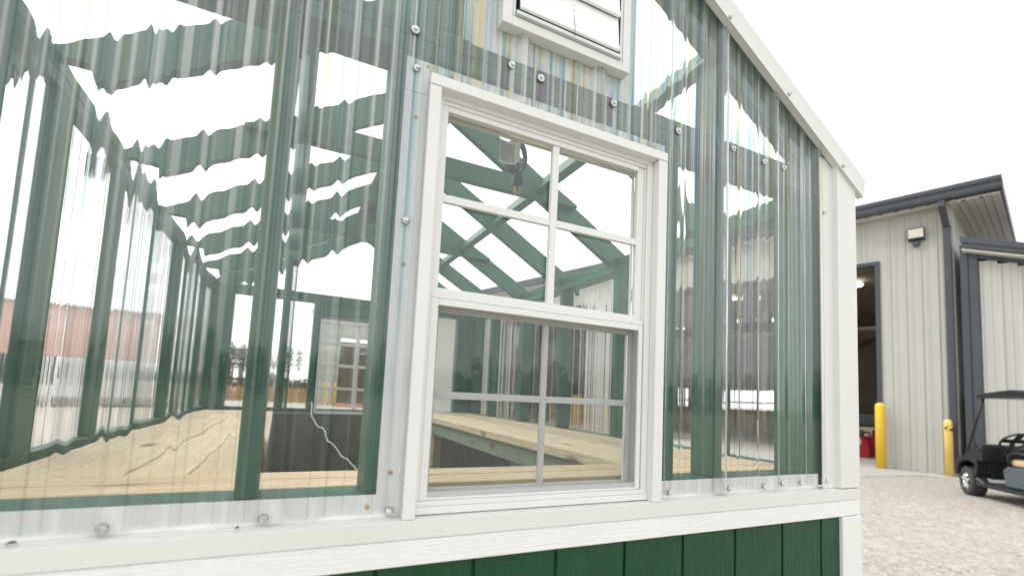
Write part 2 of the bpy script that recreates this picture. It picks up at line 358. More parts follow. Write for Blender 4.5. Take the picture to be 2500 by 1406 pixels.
# --- frame: front and far gable walls
Y0, Y1 = 0.0345, 0.1235                              # a 2x4 wall
YF0, YF1 = YB - 0.1235, YB - 0.0345
XI0, XI1 = XL + 0.019, XR - 0.019                    # outer faces of side studs
TOPZ = 1.068
for ya, yb in ((Y0, Y1), (YF0, YF1)):
    if ya < 1:
        box('bottom_plate', M['green_x'], XI0, -0.6690, ya, yb, 0.008, 0.046); box('bottom_plate', M['green_x'], -0.0030, XI1, ya, yb, 0.008, 0.046)
        box('sill_plate', M['green_x'], -0.6685, -0.0035, ya, yb, -0.036, 0.001)
    else: box('bottom_plate', M['green_x'], XI0, XI1, ya, yb, 0.008, 0.046)
    box('top_plate', M['green_x'], XI0, XI1, ya, yb, 0.9905, 1.028)
    box('top_plate', M['green_x'], XI0, XI1, ya, yb, 1.0295, TOPZ)
for x in (-0.967, 0.226):
    box('stud', M['green'], x, x + 0.038, Y0, Y1, 0.0465, 0.990)
    zt = 1.735 - 0.579 * abs(x + 0.019 - GX)
    box('gable_stud', M['green'], x, x + 0.038, Y0, Y1, 1.0685, zt - 0.03)
    box('stud', M['green'], x, x + 0.038, YF0, YF1, 0.0465, 0.990)
    box('gable_stud', M['green'], x, x + 0.038, YF0, YF1, 1.0685, zt - 0.03)
for x in (-0.744, -0.706, -0.0030, 0.035):
    box('stud', M['green'], x, x + 0.037, Y0, Y1, 0.0465, 0.990)
    box('stud', M['green'], x, x + 0.037, YF0, YF1, 0.0465, 0.990)
for x in (0.618, 0.690, 0.775, XI0, XI0 + 0.085):
    box('corner_stud', M['green'], x, x + (0.0715 if x < 0.76 and x > 0 else 0.0745), Y0, Y1, 0.0465, 0.990)
    box('corner_stud', M['green'], x, x + (0.0715 if x < 0.76 and x > 0 else 0.0745), YF0, YF1, 0.0465, 0.990)
box('window_header', M['green_x'], -0.669, -0.003, YF0 + 0.01, YF1, 0.872, 0.990)
for x in (-0.571, -0.137):                           # framing of the shutter opening
    zt = 1.735 - 0.579 * abs(x + 0.019 - GX)
    box('gable_stud', M['green'], x, x + 0.038, Y0, Y1, 1.0685, zt - 0.03)
# --- side walls
for xa, xb in ((XI0, XI0 + 0.040), (XI1 - 0.089, XI1)):
    box('bottom_plate', M['green_y'], xa, xb, Y1 + 0.001, YF0 - 0.001, 0.008, 0.046)
    box('top_plate', M['green_y'], xa, xb, Y1 + 0.001, YF0 - 0.001, 0.9905, 1.028)
    box('top_plate', M['green_y'], xa, xb, Y1 + 0.001, YF0 - 0.001, 1.0295, TOPZ)
    for ya, yb in ((0.61, 0.72), (1.14, 1.20), (1.64, 1.70), (2.13, 2.19), (2.62, 2.68), (3.11, 3.17)) if xa < -1 else ((0.506, 0.565), (0.567, 0.628), (1.105, 1.166), (1.168, 1.23), (1.785, 1.823), (2.365, 2.403), (2.405, 2.443), (3.01, 3.05), (3.40, 3.47)):
        box('stud', M['green'], xa, xb, ya, yb, 0.0465, 0.990)
# --- roof frame
TH = math.atan(0.579)
RIDGE_T = 1.778                                      # top of rafters at the ridge line
def zr(x): return RIDGE_T - 0.579 * abs(x - GX)      # top of rafters
for s in (1, -1):
    for y in (0.0345, 0.60, 1.21, 1.82, 2.43, 3.04, YB - 0.0725):
        xa, xb = GX + s * 0.020, GX + s * 1.262
        poly = [(xa, zr(xa)), (xb, zr(xb)), (xb, zr(xb) - 0.075), (GX + s * 1.196, 1.0695), (GX + s * 1.098, 1.0695), (GX + s * 1.08, zr(GX + 1.08) - 0.135), (xa, zr(xa) - 0.135)]
        MB(O).prism(poly, y, y + 0.038).build('rafter', M['green_x'], gh, 0.0015)
    px = GX + s * 0.60                               # purlin half way up the slope, let in between the rafters
    c_, s_ = math.cos(TH), math.sin(TH)
    for a, b in zip((0.0735, 0.639, 1.249, 1.859, 2.469, 3.079), (0.599, 1.209, 1.819, 2.429, 3.039, YB - 0.0735)):
        h = 0.115
        q0 = (px, zr(px) - 0.002); q1 = (px + s * 0.040 * c_, zr(px) - 0.002 - 0.040 * s_)
        poly = [q0, q1, (q1[0] - s * h * s_, q1[1] - h * c_), (q0[0] - s * h * s_, q0[1] - h * c_)]
        MB(O).prism(poly, a, b).build('purlin', M['green_y'], gh, 0.0015)
box('ridge_beam', M['green_y'], GX - 0.019, GX + 0.019, 0.0345, YB - 0.0345, RIDGE_T - 0.145, RIDGE_T - 0.004)
for y in (1.21, 2.43):
    MB(O).prism([(GX - 0.80, 1.290), (GX + 0.80, 1.290), (GX + 0.80, 1.305), (GX + 0.645, 1.385), (GX - 0.645, 1.385), (GX - 0.80, 1.305)], y - 0.0395, y - 0.001).build('collar_tie', M['green_x'], gh, 0.0015)
# --- lower walls, floor
box('floor', M['floor'], XL + 0.03, XR - 0.03, 0.03, YB - 0.03, G + 0.16, G + 0.20, bevel=0)
for x0, x1, y0, y1 in ((XL + 0.10, XR - 0.10, 0.118, 0.122), (XL + 0.10, XR - 0.10, YB - 0.122, YB - 0.118), (XL + 0.119, XL + 0.123, 0.13, YB - 0.13), (XR - 0.123, XR - 0.119, 0.13, YB - 0.13)):
    box('inner_sheathing', M['bare'], x0, x1, y0, y1, G + 0.2005, 0.0065, bevel=0)
# grooves of the inner sheathing, seen on the far wall
for i in range(11):
    x = XL + 0.18 + i * 0.2032
    box('sheathing_batten', M['green'], x, x + 0.038, YB - 0.165, YB - 0.1225, G + 0.201, 0.0068) if i % 3 == 1 else None
lw = bpy.data.objects.new('lower_wall', None); col.objects.link(lw); lw.parent = gh
gr = [-0.509 - 0.2032 * k for k in range(5, 0, -1)] + [-0.509, -0.305, -0.106, 0.089, 0.289, 0.494, 0.684, 0.80]
for a, b in zip(gr[:-1], gr[1:]):
    # a board with recessed shoulders at the shiplap grooves
    gv = 0.0045
    MB(O).prism([(a + gv, 0.012), (b - gv, 0.012), (b - gv, 0.0185), (b, 0.0185), (b, 0.024), (a, 0.024), (a, 0.0185), (a + gv, 0.0185)], G + 0.02, -0.0905, 2).build('siding_board', M['siding'], lw, 0.0008)
for xw in (XR - 0.022, XL + 0.010):
    for i in range(18):
        y = 0.03 + 0.2 * i
        MB(O).box(xw, xw + 0.012, y, y + 0.196, G + 0.02, -0.09).build('siding_board', M['siding'], lw, 0.0008)
for i in range(12):
    x = XL + 0.02 + 0.2 * i
    MB(O).box(x, x + 0.196, YB - 0.024, YB - 0.012, G + 0.02, -0.0).build('siding_board', M['siding'], lw, 0.0008)
# --- white trims
box('trim_board', M['board'], XL - 0.002, XR + 0.002, 0.0015, 0.028, -0.0905, -0.0395, bevel=0.002)
box('corner_board', M['board_v'], 0.781, XR + 0.006, 0.0005, 0.0275, G + 0.01, -0.0925, bevel=0.002)
box('corner_board', M['board_v'], XR - 0.008, XR + 0.010, 0.0295, 0.14, G + 0.01, -0.0405, bevel=0.002)
def jtrim_x(name, x0, x1, z0, z1, ydeep, parent=gh):
    """folded sheet trim: front face, top ledge running back to the wall"""
    return MB(O).prism([(0.0, z0), (0.0, z1), (ydeep, z1 + 0.004), (ydeep, z1 + 0.0015), (0.0035, z1 - 0.0035), (0.0035, z0)], x0, x1, 0).build(name, M['trim'], parent, 0.0006)
jtrim_x('base_trim', XL, XR + 0.002, -0.0385, -0.0024, 0.0335)
box('base_flange', M['flange'], XL + 0.02, 0.703, 0.0318, 0.0333, 0.001, 0.0455, bevel=0)
# corner trim on the right: stepped sheet metal
MB(O).prism([(0.7035, 0.0165), (0.770, 0.0165), (0.7725, 0.0), (XR, 0.0), (XR, 0.10), (XR - 0.003, 0.10), (XR - 0.003, 0.003), (0.775, 0.003), (0.772, 0.0195), (0.7035, 0.0195)], 0.0005, 1.125, 2).build('corner_trim', M['trim'], gh, 0.0006)
MB(O).prism([(XL, 0.0), (XL + 0.10, 0.0), (XL + 0.10, 0.02), (XL + 0.003, 0.02), (XL + 0.003, 0.10), (XL, 0.10)], 0.0005, 1.125, 2).build('corner_trim', M['trim'], gh, 0.0006)
# rake trims and eave
def zl(x): return 1.739 - 0.579 * abs(x - GX)
for s in (1, -1):
    xa, xb = GX, GX + s * 1.247
    e = GX + s * 1.256
    P = [(xa, zl(xa)), (xb - s * 0.002, zl(xb)), (xb + s * 0.006, zl(xb) + 0.022), (e + s * 0.002, zl(e) + 0.062), (e, zl(e) + 0.074), (xa, zl(xa) + 0.082)]
    MB(O).prism(P, -0.0100, -0.0065).build('rake_trim', M['trim'], gh, 0.0008)
    for (o0, o1, ya, yb) in ((0.000, 0.003, -0.0062, 0.012), (0.0785, 0.0825, -0.0062, 0.060)):
        P = [(xa, zl(xa) + o0), (xb, zl(xb) + o0), (xb, zl(xb) + o1), (xa, zl(xa) + o1)]
        MB(O).prism(P, ya, yb).build('rake_return', M['trim'], gh)
    for i, x in enumerate((0.206, 0.764, 0.48) if s > 0 else (-0.9, -1.4)):
        pass
# --- corrugated clear sheets
def prof(u, rib0=0.0105, pitch=0.2288):
    """height of the sheet above its pan at a distance u along the wall: one high rib per pitch and two low ones"""
    d = (u - rib0 + pitch / 2) % pitch - pitch / 2
    a = abs(d)
    h = 0.0165 * np.clip((0.026 - a) / (0.026 - 0.0085), 0, 1)
    for c in (0.0715, 0.1575):
        dd = np.abs((u - rib0) % pitch - c)
        h = np.maximum(h, 0.0032 * np.clip((0.0095 - dd) / 0.006, 0, 1))
    return h
def smoothed(f, u, r):
    return sum(f(u + r * k) for k in np.linspace(-1, 1, 9)) / 9
rng = np.random.default_rng(3)
def wave_set(n, lo, hi, slope):
    L = np.exp(rng.uniform(np.log(lo), np.log(hi), n)); ph = rng.uniform(0, 6.28, n)
    A = slope * L / 6.28 * np.sqrt(2.0 / n) * rng.uniform(0.5, 1.5, n)
    zf = rng.uniform(-1.2, 1.2, n)
    return L, ph, A, zf
WV = wave_set(26, 0.026, 0.20, 0.0085)
WZ = wave_set(8, 0.10, 0.6, 0.003)
def thick(u, z):
    L, ph, A, zf = WV
    t = np.zeros(np.broadcast(u, z).shape)
    for l, p_, a, q in zip(L, ph, A, zf): t = t + a * np.sin(6.2832 * u / l + p_ + q * z)
    for l, p_, a, q in zip(*WZ): t = t + a * np.sin(6.2832 * z / l + p_ + 9 * u * q)
    # the ribs, where the plastic was drawn thinner and thicker
    rib = smoothed(prof, u, 0.004) / 0.0165
    t = t + 0.00020 * np.sin(rib * 5.0)
    t = t + 0.00019 * np.clip(rib / 0.19, 0, 1)
    return t
SCREWS_G = [(-1.164, 1.036), (-0.935, 1.036), (-0.706, 1.036), (-0.472, 1.039), (-0.393, 1.034), (-0.172, 1.040), (0.058, 1.031), (0.284, 1.041), (0.427, 1.036), (0.521, 1.040)]
def hue(t):
    return np.stack([0.5 + 0.5 * np.cos(6.2832 * (t + d)) for d in (0.0, 0.33, 0.67)], -1)
def clear_sheet(name, x0, x1, off, zb, ztop, holes, parent):
    du = 0.0022
    n = int((x1 - x0) / du); xs = np.linspace(x0, x1, n + 1)
    keys = sorted(set([zb(0), 0.945, 1.119]))
    zs = []
    top_ref = 1.70
    base = list(np.arange(0.01, 0.94, 0.031)) + list(np.arange(0.945, 1.115, 0.0075)) + [1.119] + list(np.linspace(1.145, 1.772, 16))
    base = np.array(base); base[0] = zb(0)
    nz = len(base)
    U, Z = np.meshgrid(xs, base, indexing='ij')
    T = ztop(U)
    Z = np.where(Z > T, T, Z)
    Z[:, 0] += 0.0015 * np.sin(xs * 23) + 0.001 * np.sin(xs * 61)
    H = smoothed(prof, U, 0.0035)
    yf = 0.0270 - off - H + 0.0004 * np.sin(U * 40 + Z * 3)
    yb = yf + 0.0017 + thick(U, Z)
    V = np.concatenate([np.stack([U, yf, Z], -1).reshape(-1, 3), np.stack([U, yb, Z], -1).reshape(-1, 3)]) - np.array(O)
    N = (n + 1) * nz
    F = []; use = np.zeros((n, nz - 1), bool)
    for i in range(n):
        xm = (xs[i] + xs[i + 1]) / 2
        for j in range(nz - 1):
            zm = (base[j] + base[j + 1]) / 2
            if Z[i, j + 1] - Z[i, j] < 1e-5 and Z[i + 1, j + 1] - Z[i + 1, j] < 1e-5: continue
            if any(a < xm < b and c < zm < d for a, b, c, d in holes): continue
            use[i, j] = True
    for i, j in zip(*np.nonzero(use)):
        a = i * nz + j; b = a + nz
        F.append((a, b, b + 1, a + 1)); F.append((a + N, a + N + 1, b + N + 1, b + N))
    ns = len(F); VL = V.tolist()
    def E(a, b):
        k = len(VL); VL.extend([VL[b], VL[a], VL[a + N], VL[b + N]]); F.append((k, k + 1, k + 2, k + 3))
    for i, j in zip(*np.nonzero(use)):
        a = i * nz + j; b = a + nz
        if i == 0 or not use[i - 1, j]: E(a + 1, a)
        if i == n - 1 or not use[i + 1, j]: E(b, b + 1)
        if j == 0 or not use[i, j - 1]: E(a, b)
        if j == nz - 2 or not use[i, j + 1]: E(b + 1, a + 1)
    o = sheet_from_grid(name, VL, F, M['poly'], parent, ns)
    # rainbow strain round the screws
    ca = o.data.color_attributes.new('stress', 'FLOAT_COLOR', 'POINT')
    C = np.ones((n + 1, nz, 4))
    for sx, sz in SCREWS_G:
        dx = (U - sx); dz = (Z - sz)
        k1, k2 = (sx * 7919) % 1.0, (sx * 104729) % 1.0
        dd = dz + 0.012
        r_ = np.sqrt((dx * 1.9) ** 2 + (dd * 0.62) ** 2)
        lobe = np.exp(-(r_ / 0.030) ** 2) * (0.25 + 0.75 * np.abs(dd) / (np.sqrt((2 * dx) ** 2 + dd ** 2) + 1e-3))
        hc = hue(0.1 + k1 + (9 + 8 * k2) * dx + 9 * np.abs(dd) + 0.12 * np.sin(260 * dx + 40 * dd))
        amt = (0.55 if sx > -0.5 else 0.2) * lobe
        C[..., :3] *= 1 - amt[..., None] * (1 - hc)
    # amber, teal and milky bands drawn along the ribs, strongest by the screw line
    rs = np.random.default_rng(12)
    def n1(u, lo, hi, k=14):
        L = np.exp(rs.uniform(np.log(lo), np.log(hi), k)); ph = rs.uniform(0, 6.28, k)
        return sum(np.sin(6.2832 * u / l + p_) for l, p_ in zip(L, ph)) / math.sqrt(k / 2)
    amb = np.clip(n1(U, 0.03, 0.16) - 0.85, 0, 1) * 1.4; tea = np.clip(n1(U, 0.02, 0.12) - 0.5, 0, 1) * 1.3; mlk = np.clip(n1(U, 0.007, 0.05, 18) - 0.35, 0, 1); drk = np.clip(n1(U, 0.006, 0.04, 18) - 1.1, 0, 1)  # mlk paints in sky reflection off the ribs, drk the refraction lines at bends
    band = np.exp(-((Z - 1.02) / 0.10) ** 2)
    right = np.clip((U + 0.56) / 0.08, 0.25, 1)
    wA = np.clip(band * right * 0.62 + 0.26 * (U > 0.01) * np.clip((Z - 0.15) / 0.6, 0, 1), 0, 0.9)
    C[..., :3] *= 1 - (np.clip(amb, 0, 1) * wA)[..., None] * (1 - np.array([1.0, 0.84, 0.44]))
    wT = np.clip(band * right * 0.85 + 0.30 * np.clip((Z - 0.3) / 0.6, 0, 1), 0, 0.9)
    C[..., :3] *= 1 - (np.clip(tea, 0, 1) * wT)[..., None] * (1 - np.array([0.42, 0.66, 0.74]))
    C[..., :3] *= 1 - (np.clip(drk * 1.2, 0, 0.7) * np.clip(0.35 + Z, 0.3, 1))[..., None] * (1 - np.array([0.42, 0.60, 0.58]))
    left = 1 + 1.1 * (U < -0.7)
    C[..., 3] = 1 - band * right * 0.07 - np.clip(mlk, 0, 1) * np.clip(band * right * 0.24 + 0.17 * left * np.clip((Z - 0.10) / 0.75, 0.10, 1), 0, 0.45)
    C2 = np.concatenate([C.reshape(-1, 4), np.ones((len(VL) - N, 4))])
    ca.data.foreach_set('color', C2.astype(np.float32).ravel())
    return o
def ztop_front(U): return 1.772 - 0.579 * np.abs(U - GX)
HOLES = [(-0.6705, 0.001, -1, 0.945), (-0.514, -0.143, 1.119, 5)]
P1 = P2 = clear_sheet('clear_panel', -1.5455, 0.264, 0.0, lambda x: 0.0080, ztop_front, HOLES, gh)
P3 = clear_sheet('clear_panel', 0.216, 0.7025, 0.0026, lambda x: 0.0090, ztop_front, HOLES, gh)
def side_sheet(name, axis, u0, u1, base, sgn, z0, ztop, m, hole=None, slope=1.0, rib=0.7):
    du = 0.004; n = int((u1 - u0) / du); us = np.linspace(u0, u1, n + 1)
    nz = 14
    W_ = np.linspace(0, 1, nz)
    if hole: W_ = np.sort(np.concatenate([W_, [0.4999]]))
    U = np.repeat(us[:, None], len(W_), 1); nz = len(W_)
    T = ztop(us)[:, None]
    Z = z0 + W_[None, :] * (T - z0)
    if hole:                                         # rows kept level at the sill and head of the window
        zz = np.array([z0, hole[2], 0.2, 0.4, 0.6, hole[3], 0.95, 1.0, 1.1, 1.3, 1.79]); nz = len(zz)
        U = np.repeat(us[:, None], nz, 1); Z = np.minimum(np.repeat(zz[None, :], n + 1, 0), T)
    H = rib * smoothed(prof, U, 0.005)
    f = base + sgn * H
    b = f - sgn * (0.0020 + 0.6 * thick(U * slope + 5.3, Z))
    A = [None, None]
    for k, y in enumerate((f, b)):
        A[k] = np.stack([U, y, Z], -1) if axis == 0 else np.stack([y, U, Z], -1)
    V = np.concatenate([A[0].reshape(-1, 3), A[1].reshape(-1, 3)]) - np.array(O)
    N = (n + 1) * nz; F = []; use = np.zeros((n, nz - 1), bool)
    for i in range(n):
        for j in range(nz - 1):
            if Z[i, j + 1] - Z[i, j] < 1e-5 and Z[i + 1, j + 1] - Z[i + 1, j] < 1e-5: continue
            um = us[i] + du / 2; zm = (Z[i, j] + Z[i, j + 1]) / 2
            if hole and hole[0] < um < hole[1] and hole[2] < zm < hole[3]: continue
            use[i, j] = True
    for i, j in zip(*np.nonzero(use)):
        a = i * nz + j; c = a + nz
        F.append((a, c, c + 1, a + 1)); F.append((a + N, a + N + 1, c + N + 1, c + N))
    ns = len(F); VL = V.tolist()
    for i, j in zip(*np.nonzero(use)):
        a = i * nz + j; c = a + nz
        def E(p, q):
            k = len(VL); VL.extend([VL[q], VL[p], VL[p + N], VL[q + N]]); F.append((k, k + 1, k + 2, k + 3))
        if i == 0 or not use[i - 1, j]: E(a + 1, a)
        if i == n - 1 or not use[i + 1, j]: E(c, c + 1)
        if j == 0 or not use[i, j - 1]: E(a, c)
        if j == nz - 2 or not use[i, j + 1]: E(c + 1, a + 1)
    flip = (axis == 0 and sgn > 0) or (axis == 1 and sgn < 0)
    if flip: F = [q[::-1] for q in F]
    return sheet_from_grid(name, VL, F, m, gh, ns)
side_sheet('clear_panel', 1, 0.04, YB - 0.035, XR - 0.0165, 1, 0.008, lambda u: u * 0 + 1.095, M['poly_y'])
side_sheet('clear_panel', 1, 0.04, YB - 0.035, XL + 0.0165, -1, 0.008, lambda u: u * 0 + 1.095, M['poly_y'], rib=0.35)
side_sheet('clear_panel', 0, XL + 0.02, XR - 0.02, YB - 0.032, 1, 0.008, lambda u: 1.772 - 0.579 * np.abs(u - GX), M['poly_x'], hole=(-0.695, 0.020, 0.012, 0.835))
def roof_sheet(s):
    ys = np.arange(-0.020, YB + 0.03, 0.006); H = 0.7 * smoothed(prof, ys, 0.005)
    V = []; F = []
    xs = [GX + s * 0.004, GX + s * 0.6, GX + s * 1.285]
    for y, h in zip(ys, H):
        for x in xs:
            V.append((x - O.x + s * h * math.sin(TH), y - O.y, zr(x) + 0.0045 + h * math.cos(TH) - O.z))
    for i in range(len(ys) - 1):
        for j in range(2):
            a = i * 3 + j; F.append((a, a + 1, a + 4, a + 3))
    return sheet_from_grid('roof_panel', V, F, M['roofpoly'], gh, len(F))
roof_sheet(1); roof_sheet(-1)
MB(O).prism([(GX - 0.13, zr(GX - 0.13) + 0.022), (GX, zr(GX) + 0.030), (GX + 0.13, zr(GX + 0.13) + 0.022), (GX + 0.13, zr(GX + 0.13) + 0.026), (GX, zr(GX) + 0.034), (GX - 0.13, zr(GX - 0.13) + 0.026)], -0.02, YB + 0.02).build('ridge_cap', M['trim'], gh)
# --- screws (washer under a hex head), one mesh, copied
def screw_mesh():
    w_ = MB().lathe([(0.0105, 0.0), (0.0105, -0.0014), (0.0098, -0.002)], n=20, axis=1)
    o = w_.build('screw_a', M['washer'])
    h = MB().lathe([(0.0094, -0.0018), (0.0090, -0.0034), (0.0062, -0.0042)], n=20, axis=1).lathe([(0.0049, -0.004), (0.0049, -0.0085), (0.0042, -0.0092)], n=6, axis=1)
    hh = h.build('screw_b', M['zinc'])
    me = bpy.data.meshes.new('screw'); V = [tuple(v.co) for v in o.data.vertices]; n = len(V)
    F = [tuple(p.vertices) for p in o.data.polygons]; k = len(F)
    V += [tuple(v.co) for v in hh.data.vertices]; F += [tuple(i + n for i in p.vertices) for p in hh.data.polygons]
    me.from_pydata(V, [], F); me.materials.append(M['washer']); me.materials.append(M['zinc'])
    for i, p in enumerate(me.polygons): p.material_index = 0 if i < k else 1
    bpy.data.objects.remove(o); bpy.data.objects.remove(hh)
    return me
SM = screw_mesh()
SMW = SM.copy(); SMW.materials[1] = M['trim']
def screw(parent, x, y, z, s=1.0, white=False):
    o = bpy.data.objects.new('screw', SMW if white else SM); col.objects.link(o); o.parent = parent
    o.location = Vector((x, y, z)) - O; o.scale = (s, 1, s)
    o.rotation_euler = (rnd.uniform(-.06, .06), rnd.uniform(0, 1), rnd.uniform(-.06, .06))
    return o
def panel_at(x): return P1 if x < -0.445 else (P2 if x < 0.24 else P3)
for x, z in SCREWS_G: screw(panel_at(x), x, 0.0245, z, 1.0)
for x in (-1.373, -1.144, -0.916, -0.692): screw(P1, x, 0.0240, 0.013 + 0.001 * rnd.random(), 0.82, True)
for x, z in ((0.052, 0.015), (0.279, 0.016), (0.430, 0.016), (0.512, 0.022), (0.603, 0.021)): screw(panel_at(x), x, 0.0245, z, 0.72, True)
for x, z in ((-0.697, 0.950), (-0.698, 0.610)): screw(P1, x, 0.0240, z, 0.85)
for x, z in ((0.291, 1.431), (0.440, 1.326), (0.518, 1.289), (0.667, 1.203), (0.07, 1.54), (-0.93, 1.35), (-1.14, 1.22)): screw(panel_at(x), x, 0.0245, z, 0.8)
for x, z in ((0.226, 1.424), (0.790, 1.102), (0.50, 1.270)): screw(gh, x, -0.0102, z, 0.6, True)
for z in (0.024, 0.93): screw(gh, 0.722, 0.0163, z, 0.65, True)
# stamped marks and paint flecks on the plate behind the sheet, a crack in the sheet
mk = MB(O)
for x0, z0, n in ((-0.86, 1.035, 18), (-0.80, 1.00, 8), (0.148, 1.045, 9), (0.20, 1.03, 5)):
    for i in range(n):
        x = x0 + rnd.uniform(-.012, .012); z = z0 + rnd.uniform(-.02, .02); a = rnd.uniform(.0008, .004)
        mk.box(x, x + a, Y0 - 0.0008, Y0 + 0.001, z, z + rnd.uniform(.0008, .0035))
kind(mk.build('lumber_stamp', M['mark'], gh), 'stuff')
ck = MB(O)
for x, z, a, b in ((-0.662, 1.040, .0025, .004), (-0.657, 1.034, .004, .003), (-0.742, 1.064, .004, .005), (-0.716, 1.066, .002, .003), (-0.55, 1.0, .002, .002)):
    ck.prism([(x, z), (x + a, z + .2 * b), (x + .8 * a, z + b), (x + .3 * a, z + .8 * b)], Y0 - 0.001, Y0 + 0.001)
kind(ck.build('paint_fleck', M['chip'], gh), 'stuff')
cr_ = [(-0.852, 0.225), (-0.850, 0.198), (-0.838, 0.179), (-0.827, 0.175), (-0.817, 0.152), (-0.806, 0.144), (-0.793, 0.125), (-0.777, 0.116), (-0.768, 0.104), (-0.758, 0.096)]
cm = MB(O)
pts = []
for (xa, za), (xb, zb_) in zip(cr_[:-1], cr_[1:]):
    for k in range(4):
        t_ = k / 4; pts.append((xa + (xb - xa) * t_ + rnd.uniform(-.0012, .0012), 0.0215, za + (zb_ - za) * t_ + rnd.uniform(-.0012, .0012)))
for a, b in zip(pts[:-1], pts[1:]): cm.bar(a, b, 0.0012, 0.0012, (0, 1, 0))
cm.build('crack', M['crack'], P1)

# --- the window
win = bpy.data.objects.new('window', None); col.objects.link(win); win.parent = gh
def wb(name, x0, x1, y0, y1, z0, z1, m='vinyl', bevel=0.0012): return box(name, M[m], x0, x1, y0, y1, z0, z1, win, bevel)
# flanges lying on the wall under the sheet
wb('nailing_flange', -0.7185, -0.668, 0.0315, 0.033, 0.0, 0.9010, 'flange', 0)
wb('nailing_flange', -0.7185, 0.016, 0.0300, 0.0313, 0.9015, 0.976, 'flange', 0)
wb('nailing_flange', -0.002, 0.016, 0.0315, 0.033, 0.0, 0.9010, 'flange', 0)
# folded channel round the opening
wb('window_trim', -0.670, 0.001, 0.0, 0.0270, 0.9135, 0.9375)
wb('window_trim', -0.670, -0.6445, 0.0008, 0.0270, -0.0012, 0.9125)
wb('window_trim', -0.0295, 0.001, 0.0008, 0.0270, -0.0012, 0.9125)
# vinyl frame with stepped profile
wb('window_frame', -0.6440, -0.0300, 0.0272, 0.0900, 0.918, 0.940)
wb('window_frame', -0.6440, -0.0300, 0.0240, 0.0900, 0.9030, 0.9175)
wb('window_frame', -0.6440, -0.0300, 0.0285, 0.0900, 0.8935, 0.9025)
wb('window_frame', -0.6440, -0.6330, 0.0235, 0.0900, 0.0290, 0.9025)
wb('window_frame', -0.0485, -0.0300, 0.0235, 0.0900, 0.0290, 0.9025)
wb('window_frame', -0.0530, -0.0487, 0.0300, 0.0900, 0.0290, 0.8930)
wb('window_frame', -0.6440, -0.0300, 0.0180, 0.0900, 0.0025, 0.0170)
wb('window_frame', -0.6440, -0.0300, 0.0220, 0.0900, 0.0172, 0.0287)
for x0, x1 in ((-0.622, -0.596), (-0.088, -0.068)): wb('weep_cover', x0, x1, 0.0165, 0.0185, 0.0035, 0.0125)
# upper sash
wb('upper_sash', -0.6328, -0.6185, 0.0290, 0.0620, 0.4560, 0.8930)
wb('upper_sash', -0.0750, -0.0532, 0.0340, 0.0620, 0.4560, 0.8930)
wb('upper_sash', -0.6185, -0.0750, 0.0300, 0.0620, 0.8800, 0.8930)
wb('upper_sash', -0.6185, -0.0750, 0.0300, 0.0620, 0.4660, 0.4800)
wb('upper_sash', -0.6328, -0.0532, 0.0245, 0.0620, 0.4565, 0.4655)
wb('pane', -0.6180, -0.0755, 0.0460, 0.0490, 0.4805, 0.8795, 'glass', 0)
wb('muntin', -0.3445, -0.3255, 0.0330, 0.0455, 0.4805, 0.8795)
wb('muntin', -0.6180, -0.3447, 0.0340, 0.0455, 0.6735, 0.6915)
wb('muntin', -0.3253, -0.0755, 0.0340, 0.0455, 0.6735, 0.6915)
# lower sash, set back behind the screen
wb('lower_sash', -0.6300, -0.6020, 0.0640, 0.0880, 0.0290, 0.4550)
wb('lower_sash', -0.0630, -0.0535, 0.0640, 0.0880, 0.0290, 0.4550)
wb('lower_sash', -0.6020, -0.0630, 0.0640, 0.0880, 0.0200, 0.0430)
wb('lower_sash', -0.6020, -0.0630, 0.0640, 0.0880, 0.4350, 0.4550)
wb('pane', -0.6015, -0.0635, 0.0740, 0.0770, 0.0435, 0.4345, 'glass', 0)
wb('muntin', -0.3330, -0.3170, 0.0650, 0.0735, 0.0435, 0.4345)
wb('muntin', -0.6015, -0.3332, 0.0655, 0.0735, 0.2400, 0.2560)
wb('muntin', -0.3168, -0.0635, 0.0655, 0.0735, 0.2400, 0.2560)
# screen frame and its wire
wb('screen_frame', -0.6328, -0.6160, 0.0240, 0.0330, 0.0292, 0.4560)
wb('screen_frame', -0.0665, -0.0535, 0.0240, 0.0330, 0.0292, 0.4560)
wb('screen_frame', -0.6160, -0.0665, 0.0240, 0.0330, 0.4410, 0.4560)
wb('screen_frame', -0.6160, -0.0665, 0.0240, 0.0330, 0.0292, 0.0345)
sm_ = MB(O); p_ = 0.00185; t2 = 0.00021
x = -0.6160
while x < -0.0665: sm_.box(x, x + t2, 0.0290, 0.0290 + t2, 0.0345, 0.4410); x += p_
z = 0.0345
while z < 0.4410: sm_.box(-0.6160, -0.0665, 0.0294, 0.0294 + t2, z, z + t2); z += p_
kind(sm_.build('insect_screen', M['mesh'], win), 'stuff')
for x, z in ((-0.671, 0.967), (-0.691, 0.844), (-0.695, 0.518), (-0.693, 0.088), (-0.617, 0.960), (-0.022, 0.963), (-0.164, 0.963)):
    MB(O).lathe([(0.0046, 0.0298), (0.0042, 0.0285), (0.002, 0.028)], (x, 0, z), 14, 1).build('nail', M['brass'], win)
MB(O).lathe([(0.0050, 0.0318), (0.0042, 0.0305), (0.002, 0.030)], (-0.734, 0, 0.022), 14, 1).build('nail', M['brass'], gh)
